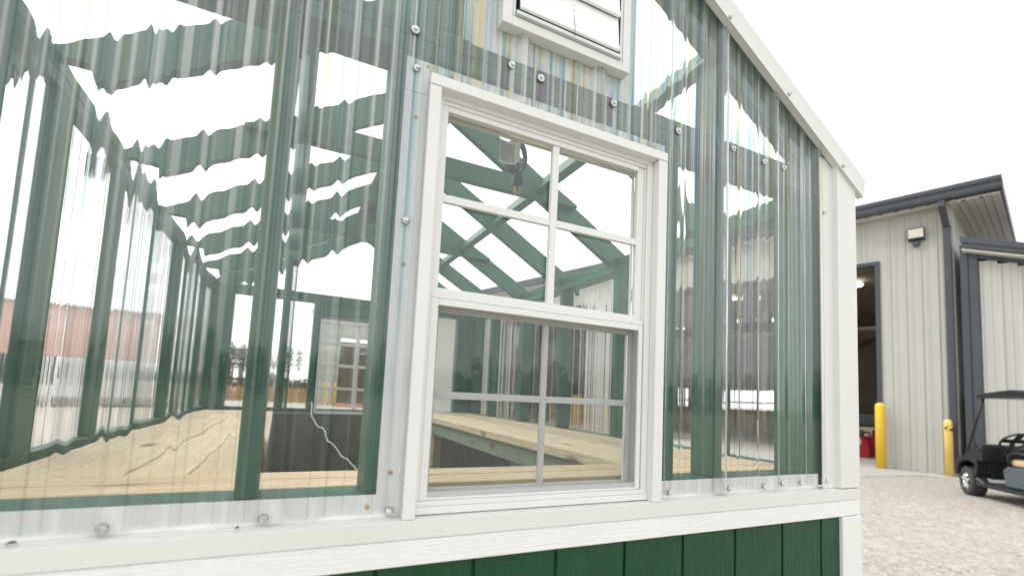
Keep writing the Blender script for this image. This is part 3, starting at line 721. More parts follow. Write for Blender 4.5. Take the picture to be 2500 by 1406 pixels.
# --- the exhaust shutter over the window
vt = bpy.data.objects.new('shutter_vent', None); col.objects.link(vt); vt.parent = gh
def vb(name, x0, x1, y0, y1, z0, z1, m='trim', bevel=0.001): return box(name, M[m], x0, x1, y0, y1, z0, z1, vt, bevel)
vb('vent_flange', -0.572, -0.100, 0.0305, 0.0325, 1.0580, 1.62, 'flange', 0)
vb('vent_frame', -0.514, -0.489, -0.004, 0.0295, 1.1170, 1.60)
vb('vent_frame', -0.167, -0.143, -0.004, 0.0295, 1.1170, 1.60)
vb('vent_frame', -0.489, -0.167, -0.0032, 0.0295, 1.1170, 1.1410)
vb('shutter_frame', -0.4885, -0.4805, -0.002, 0.028, 1.1415, 1.60, 'alu')
vb('shutter_frame', -0.1755, -0.1675, -0.002, 0.028, 1.1415, 1.60, 'alu')
MB(O).prism([(-0.006, 1.1415), (-0.010, 1.1440), (-0.010, 1.1530), (-0.004, 1.1575), (0.006, 1.1580), (0.006, 1.1415)], -0.4804, -0.1756, 0).build('shutter_rail', M['alu'], vt, 0.0006)
vb('shutter_back', -0.4804, -0.1756, 0.022, 0.026, 1.1585, 1.60, 'charcoal', 0)
for k in range(4):
    z0 = 1.1600 + 0.0950 * k
    MB(O).prism([(-0.0075, z0), (-0.0115, z0 + 0.003), (-0.0105, z0 + 0.016), (-0.0075, z0 + 0.020), (-0.0010, z0 + 0.0985), (0.0015, z0 + 0.0985), (-0.0050, z0 + 0.018), (-0.0060, z0)], -0.4725, -0.1830, 0).build('shutter_slat', M['shutter'], vt, 0.0004)
    for zz in (z0 + 0.062, z0 + 0.078) if k == 0 else ():
        MB(O).lathe([(0.0038, 0.0), (0.0034, -0.0016), (0.0018, -0.0024)], (-0.322, -0.0040 + (zz - z0 - .062) * .08, zz), 12, 1).build('rivet', M['shutter'], vt)
dm = MB(O)
for i in range(26):
    z = 1.150 + i * 0.0022 + rnd.uniform(-.0006, .0006); y = -0.0112 if z < 1.157 else (-0.0125 if z < 1.178 else -0.0082 + (z - 1.18) * 0.08)
    x = -0.322 + rnd.uniform(-.0022, .0022); dm.box(x, x + rnd.uniform(.0008, .003), y, y + 0.0008, z, z + rnd.uniform(.0006, .0014))
kind(dm.build('smudge', M['washer'], vt), 'stuff')

# --- window in the far gable
bw = bpy.data.objects.new('far_window', None); col.objects.link(bw); bw.parent = gh
yb0, yb1 = YB - 0.135, YB - 0.03
for n_, q in (('window_frame', (-0.690, -0.645, 0.005, 0.840)), ('window_frame', (-0.010, 0.018, 0.005, 0.840)), ('window_frame', (-0.645, -0.010, 0.005, 0.032)), ('window_frame', (-0.645, -0.010, 0.815, 0.840)),
              ('meeting_rail', (-0.645, -0.010, 0.418, 0.446)), ('muntin', (-0.346, -0.324, 0.4465, 0.8145)), ('muntin', (-0.346, -0.324, 0.0325, 0.4175)),
              ('muntin', (-0.645, -0.3465, 0.618, 0.640)), ('muntin', (-0.3235, -0.010, 0.618, 0.640)), ('muntin', (-0.645, -0.3465, 0.214, 0.236)), ('muntin', (-0.3235, -0.010, 0.214, 0.236))):
    fr_ = n_ == 'window_frame'
    box(n_, M['vinyl'], q[0], q[1], yb0 + (0 if fr_ else 0.03), yb1 - (0 if fr_ else 0.04), q[2], q[3], bw, 0.001)
box('pane', M['glass'], -0.6445, -0.0105, YB - 0.068, YB - 0.065, 0.0325, 0.8145, bw, 0)

# ================================================================ BENCHES AND CORD
FL = G + 0.20
bz = 0.0465
b1 = thing('potting_bench', 'narrow pine bench of two boards running along the wall under the window', 'bench', (GX, 0.21, FL), group='pine potting benches')
def pb(t, name, m, x0, x1, y0, y1, z0, z1, bevel=0.002): return MB(t.location).box(x0, x1, y0, y1, z0, z1).build(name, M[m], t, bevel)
pb(b1, 'plank', 'pine_x', -1.425, 0.765, 0.1265, 0.2160, bz - 0.038, bz)
pb(b1, 'plank', 'pine_x', -1.425, 0.765, 0.2200, 0.3085, bz - 0.038, bz + 0.001)
pb(b1, 'apron', 'treated', -1.41, 0.75, 0.262, 0.298, bz - 0.128, bz - 0.0385)
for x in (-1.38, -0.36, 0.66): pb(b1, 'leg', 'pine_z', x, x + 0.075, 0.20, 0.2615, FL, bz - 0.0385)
b2 = thing('potting_bench', 'wide pine bench with a green tinted front rail along the right wall', 'bench', (0.45, 1.9, FL), group='pine potting benches')
for i in range(4): pb(b2, 'plank', 'pine_y', 0.130 + i * 0.1585, 0.130 + i * 0.1585 + 0.1555, 0.3125, 3.50, bz - 0.038, bz + rnd.uniform(-.001, .001))
pb(b2, 'apron', 'treated', 0.155, 0.192, 0.32, 3.48, bz - 0.128, bz - 0.0385)
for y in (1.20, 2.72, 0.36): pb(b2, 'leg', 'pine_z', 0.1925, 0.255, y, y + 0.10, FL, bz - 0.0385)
b3 = thing('potting_bench', 'pale bench of wide boards running back along the left wall', 'bench', (-1.2, 1.7, FL), group='pine potting benches')
for i in range(4): pb(b3, 'plank', 'pine_y', -1.424 + i * 0.1155, -1.424 + i * 0.1155 + 0.113, 0.3125, 2.98, bz - 0.038, bz + rnd.uniform(-.001, .001))
pb(b3, 'apron', 'treated', -1.02, -0.985, 0.32, 2.96, bz - 0.128, bz - 0.0385)
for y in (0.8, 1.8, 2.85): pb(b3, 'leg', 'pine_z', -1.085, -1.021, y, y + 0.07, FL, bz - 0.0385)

cordt = thing('power_cord', 'black coiled power cord with a paper tag and plug hanging behind the window', 'power cord', (-0.358, 0.22, 0.99))
cl = MB(cordt.location)
for k in range(6):
    pts = []
    a_, b_ = 0.020 + 0.0022 * k, 0.053 - 0.002 * (k % 3)
    for i in range(25):
        t_ = 2 * math.pi * i / 24
        pts.append((-0.358 + 0.003 * (k % 2) + a_ * math.sin(t_) + 0.05 * (b_ * math.cos(t_)) * -1, 0.22 + 0.006 * k - 0.015 + 0.004 * math.sin(2 * t_ + k), 0.932 + b_ * math.cos(t_)))
    cl.tube(pts, 0.0031, 7)
cl.tube([(-0.362, 0.215, 0.985), (-0.364, 0.19, 1.05), (-0.362, 0.16, 1.10), (-0.35, 0.14, 1.30)], 0.0031, 7)
cl.tube([(-0.37, 0.205, 0.925), (-0.362, 0.20, 0.90), (-0.359, 0.205, 0.88), (-0.3595, 0.208, 0.868)], 0.0034, 7)
cl.tube([(-0.382, 0.21, 0.905), (-0.362, 0.203, 0.899), (-0.338, 0.212, 0.909), (-0.345, 0.24, 0.905), (-0.375, 0.24, 0.902), (-0.382, 0.21, 0.905)], 0.0022, 6)
cl.build('coil', M['black'], cordt, smooth=True)
MB(cordt.location).prism([(-0.3665, 0.872), (-0.3525, 0.873), (-0.345, 0.862), (-0.3435, 0.842), (-0.3595, 0.838), (-0.3745, 0.8365), (-0.3735, 0.858)], 0.196, 0.220, 1).build('plug', M['black'], cordt, 0.002)
pg = MB(cordt.location)
for x0, x1, y in ((-0.3700, -0.3638, 0.206), (-0.3535, -0.3475, 0.206)): pg.box(x0, x1, y, y + 0.0016, 0.8195, 0.838)
pg.tube([(-0.359, 0.214, 0.838), (-0.359, 0.214, 0.816)], 0.0022, 8)
pg.build('prong', M['brass'], cordt, 0.0003)
tgm = MB(cordt.location)
n = 8
for i in range(n):                                   # the tag is a slightly curled slip of paper
    xa = -0.4215 + i * 0.0064; xb = xa + 0.0064
    ya, yb_ = [0.196 + 0.006 * math.sin(3.0 * (q + 0.4215) / 0.05) for q in (xa, xb)]
    tgm.add([(xa, ya, 0.889 + (xa + .4215) * .09), (xb, yb_, 0.889 + (xb + .4215) * .09), (xb, yb_, 0.956 + (xb + .4215) * .05), (xa, ya, 0.956 + (xa + .4215) * .05),
             (xa, ya + .0004, 0.889 + (xa + .4215) * .09), (xb, yb_ + .0004, 0.889 + (xb + .4215) * .09), (xb, yb_ + .0004, 0.956 + (xb + .4215) * .05), (xa, ya + .0004, 0.956 + (xa + .4215) * .05)],
            [(0, 1, 2, 3), (7, 6, 5, 4), (0, 4, 5, 1), (2, 6, 7, 3)])
tgm.box(-0.3695, -0.3585, 0.198, 0.1995, 0.900, 0.966)
tago = tgm.build('paper_tag', M['tag'], cordt)
ik = MB(cordt.location)
for r_ in range(13):
    x = -0.4185 + r_ * 0.0034; z = 0.8955 + (x + .4215) * .09
    while z < 0.950:
        L = rnd.uniform(0.001, 0.004); y = 0.196 + 0.006 * math.sin(3.0 * (x + 0.4215) / 0.05)
        ik.box(x, x + 0.0013, y - 0.0012, y - 0.0007, z, z + L); z += L + rnd.uniform(.0006, .0014)
kind(ik.build('print', M['ink'], tago), 'stuff')

# two bits of dry leaf lying on the ledge
lf = None
for (x, z, L, lab) in ((-1.245, 0.0062, 0.016, 'brown scrap of dry leaf on the white ledge at the far left'), (-0.955, 0.0062, 0.008, 'tiny brown leaf scrap on the white ledge below the green sill')):
    q = MB((x, 0.012, 0.002)).add([(x - L / 2, 0.010, 0.0025), (x, 0.006, 0.0045), (x + L / 2, 0.012, 0.0035), (x + L * .1, 0.016, 0.0065), (x, 0.011, 0.0075)], [(0, 1, 4), (1, 2, 4), (2, 3, 4), (3, 0, 4), (0, 3, 2, 1)])
    o = q.build('dry_leaf', M['bark']); o.location = (x, 0.012, 0.002); tag(o, lab, 'leaf', 'leaf scraps on the ledge')

# ================================================================ METAL BUILDING
mbd = thing('metal_building', 'pale ribbed steel workshop with charcoal gutter and tall open doorways', 'building', (13.3, 4.5, G), 0.275)
def mb(name, m, x0, x1, y0, y1, z0, z1, parent=mbd, bevel=0.0): return MB().box(x0, x1, y0, y1, z0, z1).build(name, M[m], parent, bevel)
EZ = 6.81                                            # eave height above ground
def ribpanel(y0, y1, z0, z1, parent=mbd, x=0.0, name='wall_panel'):
    """one steel panel: flat with a raised rib on its edge and two faint stiffeners"""
    w_ = y1 - y0
    pl = [(x, y0), (x, y0 + .34 * w_), (x - .008, y0 + .36 * w_), (x - .008, y0 + .40 * w_), (x, y0 + .42 * w_), (x, y1 - .16), (x - .007, y1 - .15), (x - .007, y1 - .13), (x, y1 - .12), (x, y1 - .075), (x - .022, y1 - .052), (x - .022, y1 - .024), (x, y1 - .002), (x + .02, y1 - .002), (x + .02, y0)] if w_ > .25 else [(x, y0), (x, y1 - .002), (x + .02, y1 - .002), (x + .02, y0)]
    return MB().prism(pl, z0, z1, 2).build(name, M['steel'], parent)
u = 0.06
DOORS = ((1.43, 8.6), (11.2, 16.6))
pw = 0.3048
edges = [0.0]
while edges[-1] < 27: edges.append(edges[-1] + pw)
cuts = sorted(edges + [q for d in DOORS for q in d])
for a, b in zip(cuts[:-1], cuts[1:]):
    if b - a < 0.02: continue
    m_ = (a + b) / 2; ind = any(d0 < m_ < d1 for d0, d1 in DOORS)
    ribpanel(a, b, 5.27 if ind else 0.02, EZ - 0.30)
for d0, d1 in DOORS:
    for y in (d0 - 0.05, d1 - 0.05): mb('door_jamb', 'charcoal', -0.045, 0.12, y, y + 0.10, 0.0, 5.27, bevel=0.005)
    mb('door_head', 'charcoal', -0.046, 0.12, d0 - 0.05, d1 + 0.05, 5.24, 5.34, bevel=0.005)
mb('frieze_trim', 'steel', -0.03, 0.03, -0.02, 27.4, EZ - 0.31, EZ - 0.20)
mb('corner_trim', 'steel', -0.038, 0.04, -0.05, 0.075, 0.0, EZ - 0.2, bevel=0.004)
# gable end and roof
for i in range(30):
    x = 0.08 + i * pw
    zt = EZ - 0.1 + x * 0.085
    MB().prism([(x, -0.02), (x + .20, -0.02), (x + .225, -.052), (x + .255, -.052), (x + .28, -.02), (x + pw - .003, -.02), (x + pw - .003, .0), (x, .0)], 0.02, zt, 2).build('gable_panel', M['steel'], mbd)
# soffit of the end overhang, ribbed, following the roof slope; eave soffit
for i in range(6):
    y0, y1 = -0.86 + i * 0.14, -0.86 + i * 0.14 + 0.135
    MB().prism([(-0.42, EZ - 0.40), (12, EZ - 0.40 + 12.42 * .085), (12, EZ - 0.37 + 12.42 * .085), (-0.42, EZ - 0.37)], y0, y1, 1).build('soffit_panel', M['soffit'], mbd)
    MB().prism([(-0.40, EZ - 0.42), (12, EZ - 0.42 + 12.40 * .085), (12, EZ - 0.40 + 12.40 * .085), (-0.40, EZ - 0.40)], y0 + 0.09, y1 - 0.01, 1).build('soffit_rib', M['soffit'], mbd)
mb('eave_soffit', 'soffit', -0.42, -0.032, -0.02, 27.4, EZ - 0.335, EZ - 0.315)
for i in range(20):
    y = -0.6 + i * 0.305
    mb('soffit_clip', 'charcoal', -0.40, -0.36, y, y + 0.06, EZ - 0.43, EZ - 0.405) if y < -0.05 else mb('soffit_clip', 'charcoal', -0.41, -0.37, y, y + 0.06, EZ - 0.36, EZ - 0.336)
# gutter with a folded profile
MB().prism([(-0.43, EZ - 0.36), (-0.56, EZ - 0.34), (-0.58, EZ - 0.28), (-0.58, EZ - 0.20), (-0.62, EZ - 0.14), (-0.62, EZ - 0.06), (-0.60, EZ - 0.06), (-0.60, EZ - 0.13), (-0.56, EZ - 0.19), (-0.55, EZ - 0.32), (-0.43, EZ - 0.34)], -0.90, 27.4, 1).build('gutter', M['charcoal'], mbd)
mb('gutter_end', 'charcoal', -0.60, -0.43, -0.905, -0.899, EZ - 0.36, EZ - 0.07)
MB().prism([(-0.56, EZ - 0.10), (12, EZ - 0.10 + 12.56 * .085), (12, EZ - 0.02 + 12.56 * .085), (-0.56, EZ - 0.03)], -0.90, 27.4, 1).build('roof', M['charcoal'], mbd)
MB().prism([(-0.44, EZ - 0.36), (12, EZ - 0.36 + 12.44 * .085), (12, EZ - 0.10 + 12.44 * .085), (-0.44, EZ - 0.10)], -0.91, -0.87, 1).build('rake_board', M['charcoal'], mbd)
# downspout with its offset
dsp = MB().bar((-0.50, 0.10, EZ - 0.35), (-0.50, 0.10, EZ - 0.50), 0.13, 0.10, (1, 0, 0)).build('downspout', M['charcoal'], mbd, 0.008)
MB().bar((-0.48, 0.10, EZ - 0.47), (-0.10, 0.06, EZ - 0.90), 0.13, 0.10, (1, 0, 0.6)).build('elbow', M['charcoal'], dsp, 0.008)
MB().bar((-0.10, 0.055, EZ - 0.86), (-0.10, 0.055, 0.10), 0.135, 0.10, (1, 0, 0)).build('pipe', M['charcoal'], dsp, 0.008)
# inside: lining, ceiling ribs, far wall with a window, lamps
mb('floor_slab', 'concrete', 0.0, 14, 0.05, 27, -0.02, 0.02)
mb('far_wall', 'inner', 13.8, 13.9, 0.05, 8.1, 0.02, 6.4); mb('far_wall', 'inner', 13.8, 13.9, 13.6, 27, 0.02, 6.4)
mb('far_wall', 'inner', 13.8, 13.9, 8.1, 13.6, 0.02, 1.2); mb('far_wall', 'inner', 13.8, 13.9, 8.1, 13.6, 2.35, 6.4)
for y in (8.05, 9.9, 11.7, 13.55): mb('window_post', 'charcoal', 13.75, 13.8, y, y + .09, 1.15, 2.4)
mb('window_post', 'charcoal', 13.75, 13.8, 8.05, 13.64, 1.6, 1.68)
mb('pane', 'glass', 13.84, 13.85, 8.1, 13.6, 1.2, 2.35)
mb('end_wall', 'inner', 0.05, 13.8, 0.1, 0.2, 0.02, 6.4); mb('end_wall', 'inner', 0.05, 13.8, 27, 27.1, 0.02, 6.4)
for i in range(36): mb('ceiling_panel', 'inner', 0.06 + i * .38, 0.06 + i * .38 + .365, 0.2, 27, 5.62 + (i % 2) * .012, 5.66 + (i % 2) * .012)
for y in (3.2, 8.4, 13.6, 18.8): 
    MB().bar((0.3, y, 5.6), (2.6, y, 3.0), 0.12, 0.16).build('brace', M['inner'], mbd)
    MB().bar((2.6, y, 3.0), (13.7, y, 5.5), 0.12, 0.16).build('brace', M['inner'], mbd)
for x in (3.2, 8.8):
    for y in (2.6, 7.0, 12.5, 16.0): 
        MB().lathe([(0.16, 5.56), (0.20, 5.50), (0.18, 5.46)], (x, y, 0), 16).build('ceiling_lamp', M['lamp_on'], mbd)
# floodlight on the wall
fl = thing('floodlight', 'square floodlight with a pale lens and small dark sensor on the ribbed steel wall', 'floodlight', (0, 0, 0))
fl.parent = None; fl.location = Vector((13.3, 4.5, G)) + Matrix.Rotation(0.275, 3, 'Z') @ Vector((-0.03, 0.62, 5.86)); fl.rotation_euler = (0, 0, 0.275)
h = MB().prism([(-0.02, -0.16), (-0.16, -0.10), (-0.20, 0.12), (-0.13, 0.17), (-0.03, 0.10)], -0.165, 0.165, 1).build('housing', M['charcoal'], fl, 0.01)
MB().prism([(-0.163, -0.095), (-0.207, 0.115), (-0.198, 0.117), (-0.155, -0.097)], -0.145, 0.145, 1).build('lens', M['lampface'], fl, 0.003)
MB().box(-0.10, 0.0, -0.06, 0.07, -0.29, -0.16).build('sensor', M['charcoal'], fl, 0.012)
# ---------------- lean-to wing
ln = thing('lean_to_wing', 'lower pale ribbed steel wing with a charcoal corner post, sloping roof edge to the right', 'building', (13.3, 4.5, G), 0.275)
LX = -0.24
def ltop(y): return 5.50 + (y + 0.19) * 0.354
MB().box(LX - 0.03, 0.0, -0.30, -0.16, 0.0, 5.38).build('corner_post', M['charcoal'], ln, 0.01)
MB().box(LX - 0.06, 0.0, -0.46, -0.305, 0.0, 5.30).build('corner_post', M['charcoal'], ln, 0.01)
for i in range(26):
    y1 = -0.46 - i * pw; y0 = y1 - pw
    zt = ltop(y0) - 0.36
    if zt < 1: break
    pl = [(LX, y0), (LX, y0 + .1), (LX - .01, y0 + .11), (LX - .01, y0 + .13), (LX, y0 + .14), (LX, y1 - .075), (LX - .022, y1 - .052), (LX - .022, y1 - .024), (LX, y1 - .002), (LX + .02, y1 - .002), (LX + .02, y0)]
    MB().prism(pl, 0.02, zt, 2).build('wall_panel', M['steel'], ln)
def sl_(y0, y1, z0, z1, xa, xb, name, m): return MB().prism([(y0, ltop(y0) + z0), (y1, ltop(y1) + z0), (y1, ltop(y1) + z1), (y0, ltop(y0) + z1)], xa, xb, 0).build(name, M[m], ln)
sl_(-9.0, -0.20, -0.13, 0.0, LX - 0.36, LX - 0.32, 'roof_edge', 'charcoal')
sl_(-9.0, -0.22, -0.24, -0.12, LX - 0.335, LX - 0.30, 'roof_edge', 'charcoal')
sl_(-9.0, -0.22, -0.30, -0.26, LX - 0.30, LX - 0.0, 'soffit', 'soffit')
sl_(-9.0, -0.46, -0.40, -0.31, LX - 0.045, LX - 0.002, 'wall_head_trim', 'charcoal')
sl_(-9.0, -0.22, -0.06, -0.01, LX - 0.33, 9, 'roof', 'charcoal')
MB().box(LX + 0.2, 9, -8.6, -0.5, 0.0, 2.0).build('inner_wall', M['inner'], ln)

# apron and what stands on it
ap = MB()
rot = Matrix.Rotation(0.275, 3, 'Z'); o_ = Vector((13.3, 4.5, G))
ap.add([tuple(o_ + rot @ Vector(q)) for q in ((-0.9, -1.6, .006), (0.3, -1.6, .006), (0.3, 27, .006), (-4.2, 27, .006), (-4.2, 1.75, .006), (-2.4, 1.2, .006), (-0.9, 0.55, .006))], [(0, 1, 2, 3, 4, 5, 6)])
kind(ap.build('concrete_apron', M['concrete']), 'structure')
def bollard(x, y, h, r, label, m='yellow', strap=False, group=None):
    t = thing('bollard', label, 'bollard', (x, y, G), group=group)
    MB().lathe([(r, 0.0), (r, h - r), (r * .96, h - r * .6), (r * .8, h - r * .28), (r * .5, h - r * .08), (r * .15, h)], n=24).build('sleeve', M[m], t, smooth=True)
    if strap:
        MB().prism([(-r * 1.03, 0.0), (-r * .25, .06), (-r * .3, .02), (-r * .9, -.03)], -r * 1.04, -r * .75, 1).build('torn_band', M['black'], t)
        MB().prism([(-r * .2, -.04), (r * 1.0, .02), (r * 1.0, -.05), (r * .4, -.06)], -r * 1.06, -r * .6, 1).build('torn_band', M['black'], t)
        for o in t.children:
            if 'torn' in o.name: o.location = (0, 0, h - 0.20); o.rotation_euler = (0, 0, -1.0)
    return t
BG = 'yellow bollards in front of the workshop'
def at_b(u_, off=0.35): return o_ + rot @ Vector((-off, u_, 0))
q = at_b(1.38, 0.30); bollard(q.x, q.y, 1.63, 0.105, 'tall bright yellow bollard beside the open doorway, round top', group=BG)
q = at_b(0.13, 0.30); bollard(q.x, q.y, 1.30, 0.080, 'shorter faded yellow bollard with torn black marks in front of the downspout', 'yellow2', True, group=BG)
q = at_b(9.93); bollard(q.x, q.y, 1.30, 0.10, 'yellow bollard seen through the bench window, right one of the pair by the pale wall', group=BG)
q = at_b(11.25); bollard(q.x, q.y, 1.50, 0.11, 'yellow bollard seen through the lower window, brighter one in front of the pale wall', group=BG)
q = at_b(11.9); bollard(q.x, q.y, 1.40, 0.09, 'yellow bollard seen through the lower window at the dark doorway edge', group=BG)
q = at_b(18.5); bollard(q.x, q.y, 1.40, 0.10, 'farthest yellow bollard along the workshop, seen at the left edge of the lower window', group=BG)
def fuel_can(x, y, rz, s, label, lab=True):
    t = thing('fuel_can', label, 'fuel can', (x, y, G + 0.02), rz, 'red fuel cans in the doorway')
    MB().prism([(-.30 * s, 0), (.30 * s, 0), (.33 * s, .06), (.32 * s, .34 * s), (.22 * s, .48 * s), (-.22 * s, .48 * s), (-.32 * s, .34 * s), (-.33 * s, .06)], -.17 * s, .17 * s, 1).build('body', M['red'], t, 0.03, seg=2)
    MB().tube([(-.16 * s, 0, .46 * s), (-.12 * s, 0, .58 * s), (.08 * s, 0, .58 * s), (.12 * s, 0, .46 * s)], .028, 8).build('handle', M['red'], t)
    MB().lathe([(.055, .46 * s), (.055, .60 * s), (.03, .66 * s)], (.19 * s, 0, 0), 14).build('cap', M['black'], t)
    if lab: MB().box(-.20 * s, .16 * s, -.17 * s - .004, -.17 * s + .004, .30 * s, .44 * s).build('paper_label', M['cream'], t)
    return t
fuel_can(14.75, 7.55, -1.0, 1.25, 'red plastic fuel can with a cream label just inside the doorway')
fuel_can(15.55, 7.62, -0.9, 1.25, 'red plastic fuel can without a label nearest the yellow bollard', False)
wbn = thing('workbench', 'dark topped beige cabinet deep inside the open doorway', 'workbench', (17.3, 9.4, G + 0.02), 0.275)
MB().box(-.4, .4, -1.2, 1.2, 0, .85).build('cabinet', M['cream'], wbn, 0.01)
MB().box(-.5, .5, -1.3, 1.3, .86, 1.35).build('dark_cover', M['cart'], wbn, 0.06)

# ================================================================ GOLF CART (front points to +y of its own frame)
ct = thing('golf_cart', 'black golf cart with a flat roof, chrome wheel and slate side panel, on gravel', 'golf cart', (10.24, 2.24, G), -0.63)
def wheel(x, y, steer):
    wgrp = bpy.data.objects.new('wheel', None); col.objects.link(wgrp); wgrp.parent = ct; wgrp.location = (x, y, 0.25); wgrp.rotation_euler = (0, 0, steer)
    wd = 0.11
    MB().lathe([(0.155, -wd), (0.225, -wd), (0.245, -wd * .75), (0.25, -wd * .4), (0.25, wd * .4), (0.245, wd * .75), (0.225, wd), (0.155, wd), (0.150, 0.0), (0.155, -wd)], n=36, axis=0, caps=False).build('tyre', M['tyre'], wgrp, smooth=False)
    r_ = MB().lathe([(0.155, -wd * .95), (0.155, -wd * .80), (0.12, -wd * .55), (0.12, wd * .8)], n=30, axis=0, caps=False)
    for k in range(5):
        a = k * 2 * math.pi / 5 + .3
        r_.bar((-wd * .86, 0, 0), (-wd * .90, .15 * math.cos(a), .15 * math.sin(a)), 0.045, 0.02, (1, 0, 0))
    r_.lathe([(0.035, -wd * .98), (0.04, -wd * .8)], n=14, axis=0)
    r_.build('rim', M['chrome'], wgrp)
    tr_ = MB()
    for k in range(40):
        a = k * 2 * math.pi / 40; 
        for sx in (-1, 1):
            tr_.bar((sx * .02, .251 * math.cos(a), .251 * math.sin(a)), (sx * .10, .247 * math.cos(a + .07), .247 * math.sin(a + .07)), .016, .012, (0, math.cos(a), math.sin(a)))
    kind(tr_.build('tread_block', M['tyre'], wgrp), 'stuff')
for x, y, s in ((-.46, .82, -0.22), (.46, .82, -0.22), (-.46, -.84, 0), (.46, -.84, 0)): wheel(x, y, s)
side = [(1.06, .34), (1.09, .50), (1.02, .62), (.80, .72), (.62, .90), (.48, .92), (.44, .84), (.54, .66), (.56, .40), (.62, .32), (.60, .56), (.72, .62), (.88, .60), (.98, .52), (1.02, .34)]
MB().prism([(1.06, .34), (1.10, .50), (1.02, .62), (.82, .72), (.60, .80), (.55, .62), (.55, .32)], -.36, .36, 0).build('front_cowl', M['cart'], ct, 0.03, seg=2)
for s in (-1, 1):
    MB().prism(side, s * .37, s * .59, 0).build('fender', M['cart'], ct, 0.02, seg=2)
    MB().prism([(.58, .20), (.58, .36), (.40, .28), (-.35, .28), (-.52, .40), (-.56, .20)], s * .46, s * .60, 0).build('rocker_panel', M['cart'], ct, 0.02)
    MB().prism([(-.06, .30), (-.02, .56), (-.10, .62), (-.62, .62), (-.66, .40), (-.50, .30)], s * .55, s * .615, 0).build('side_panel', M['cartgrey'], ct, 0.02)
    MB().tube([(s * .56, -.10, .62), (s * .57, -.08, .80), (s * .57, -.22, .86), (s * .57, -.46, .84), (s * .56, -.50, .62)], .024, 8).build('arm_rest', M['cart'], ct, smooth=True)
    MB().tube([(s * .50, .90, .66), (s * .515, .84, .80), (s * .52, .62, 1.30), (s * .52, .44, 1.74)], .021, 8).build('roof_strut', M['cart'], ct, smooth=True)
    MB().tube([(s * .50, -.62, .62), (s * .52, -.74, 1.2), (s * .52, -.78, 1.74)], .021, 8).build('roof_strut', M['cart'], ct, smooth=True)
    MB().prism([(-.55, .40), (-.55, .70), (-.68, .76), (-1.05, .76), (-1.22, .60), (-1.22, .36), (-1.10, .36), (-1.06, .54), (-.92, .60), (-.74, .60), (-.62, .52)], s * .37, s * .59, 0).build('rear_fender', M['cart'], ct, 0.02)
MB().box(-.36, .36, -1.2, -.56, .38, .72).build('rear_body', M['cart'], ct, 0.03)
MB().box(-.45, .45, -.56, .56, .22, .28).build('floor_pan', M['cart'], ct, 0.01)
MB().prism([(.46, .62), (.66, .68), (.62, .90), (.50, .945), (.44, .90)], -.58, .58, 0).build('dashboard', M['cart'], ct, 0.03, seg=2)
MB().box(-.54, .54, -.56, -.08, .34, .62).build('seat_base', M['cart'], ct, 0.02)
MB().box(-.53, .53, -.58, -.06, .625, .74).build('seat', M['tan'], ct, 0.04, seg=2)
MB().prism([(-.56, .76), (-.48, .76), (-.60, 1.16), (-.66, 1.16)], -.52, .52, 0).build('seat_back', M['tan'], ct, 0.03, seg=2)
MB().prism([(.52, 1.74), (.44, 1.80), (-.2, 1.86), (-.95, 1.80), (-1.0, 1.74), (-.95, 1.72), (.48, 1.72)], -.60, .60, 0).build('roof', M['cart'], ct, 0.02, seg=2)
sw = bpy.data.objects.new('steering_wheel', None); col.objects.link(sw); sw.parent = ct; sw.location = (-.26, .20, 1.02); sw.rotation_euler = (R(-42), 0, 0)
MB().tube([(.19 * math.cos(i * math.pi / 16), .19 * math.sin(i * math.pi / 16), 0) for i in range(33)], .017, 8).build('grip', M['cart'], sw, smooth=True)
MB().box(-.17, .17, -.045, .045, -.012, .010).box(-.05, .05, -.16, .0, -.0125, .0095).build('spoke', M['cart'], sw, 0.008)
MB().box(-.09, -.01, -.025, .02, .0105, .014).build('badge', M['orange'], sw, 0.001)
MB().box(.02, .10, -.04, .0, .0106, .014).build('badge', M['logo_g'], sw, 0.001)
MB().tube([(-.26, .24, .98), (-.26, .50, .66)], .03, 8).build('steering_column', M['cart'], ct)

# ================================================================ FAR THINGS
bn = thing('red_barn', 'long faded red shed with dark open bays, seen through the left wall', 'barn', (-9.5, 30.0, G), 0.0)
for i in range(10):
    x = -6 + i * 0.75
    MB().prism([(x, 0), (x + .62, 0), (x + .66, -.05), (x + .70, -.05), (x + .745, 0), (x + .745, .05), (x, .05)], 2.2, 4.75, 2).build('wall_panel', M['barnred'], bn)
for i in range(4): MB().box(-6 + i * 2.38, -5.85 + i * 2.38, 0, .15, 0, 2.2).build('post', M['white'], bn)
MB().box(-6, 1.4, 2.2, 2.3, 0.0, 4.5).build('back_wall', M['barndark'], bn)
MB().box(-6, 1.4, -.02, .02, 0, .75).build('low_wall', M['white'], bn)
MB().prism([(-.3, 4.76), (2.4, 5.3), (5.2, 4.6), (5.2, 4.65), (2.4, 5.27), (-.3, 4.82)], -6.2, 1.6, 0).build('roof', M['white'], bn)
vn = thing('white_van', 'white van parked in front of the red shed, seen through the left wall', 'van', (-8.3, 26.0, G), 0.0)
MB().prism([(-2.2, .35), (2.3, .35), (2.35, .95), (1.75, 1.15), (1.25, 1.9), (.9, 2.05), (-2.2, 2.05)], -.9, .9, 1).build('body', M['white'], vn, 0.06, seg=2)
MB().prism([(1.66, 1.18), (1.22, 1.82), (.7, 1.82), (.7, 1.18)], -.91, .91, 1).build('side_window', M['barndark'], vn)
for x in (-1.4, 1.45):
    for y in (-.86, .66): MB().lathe([(.34, 0), (.34, .2)], (x, y, .34), 20, 1).build('wheel', M['tyre'], vn)
fb = thing('far_building', 'pale steel building with a tall dark doorway, seen through the far window', 'building', (3.2, 36.0, G), 0.0)
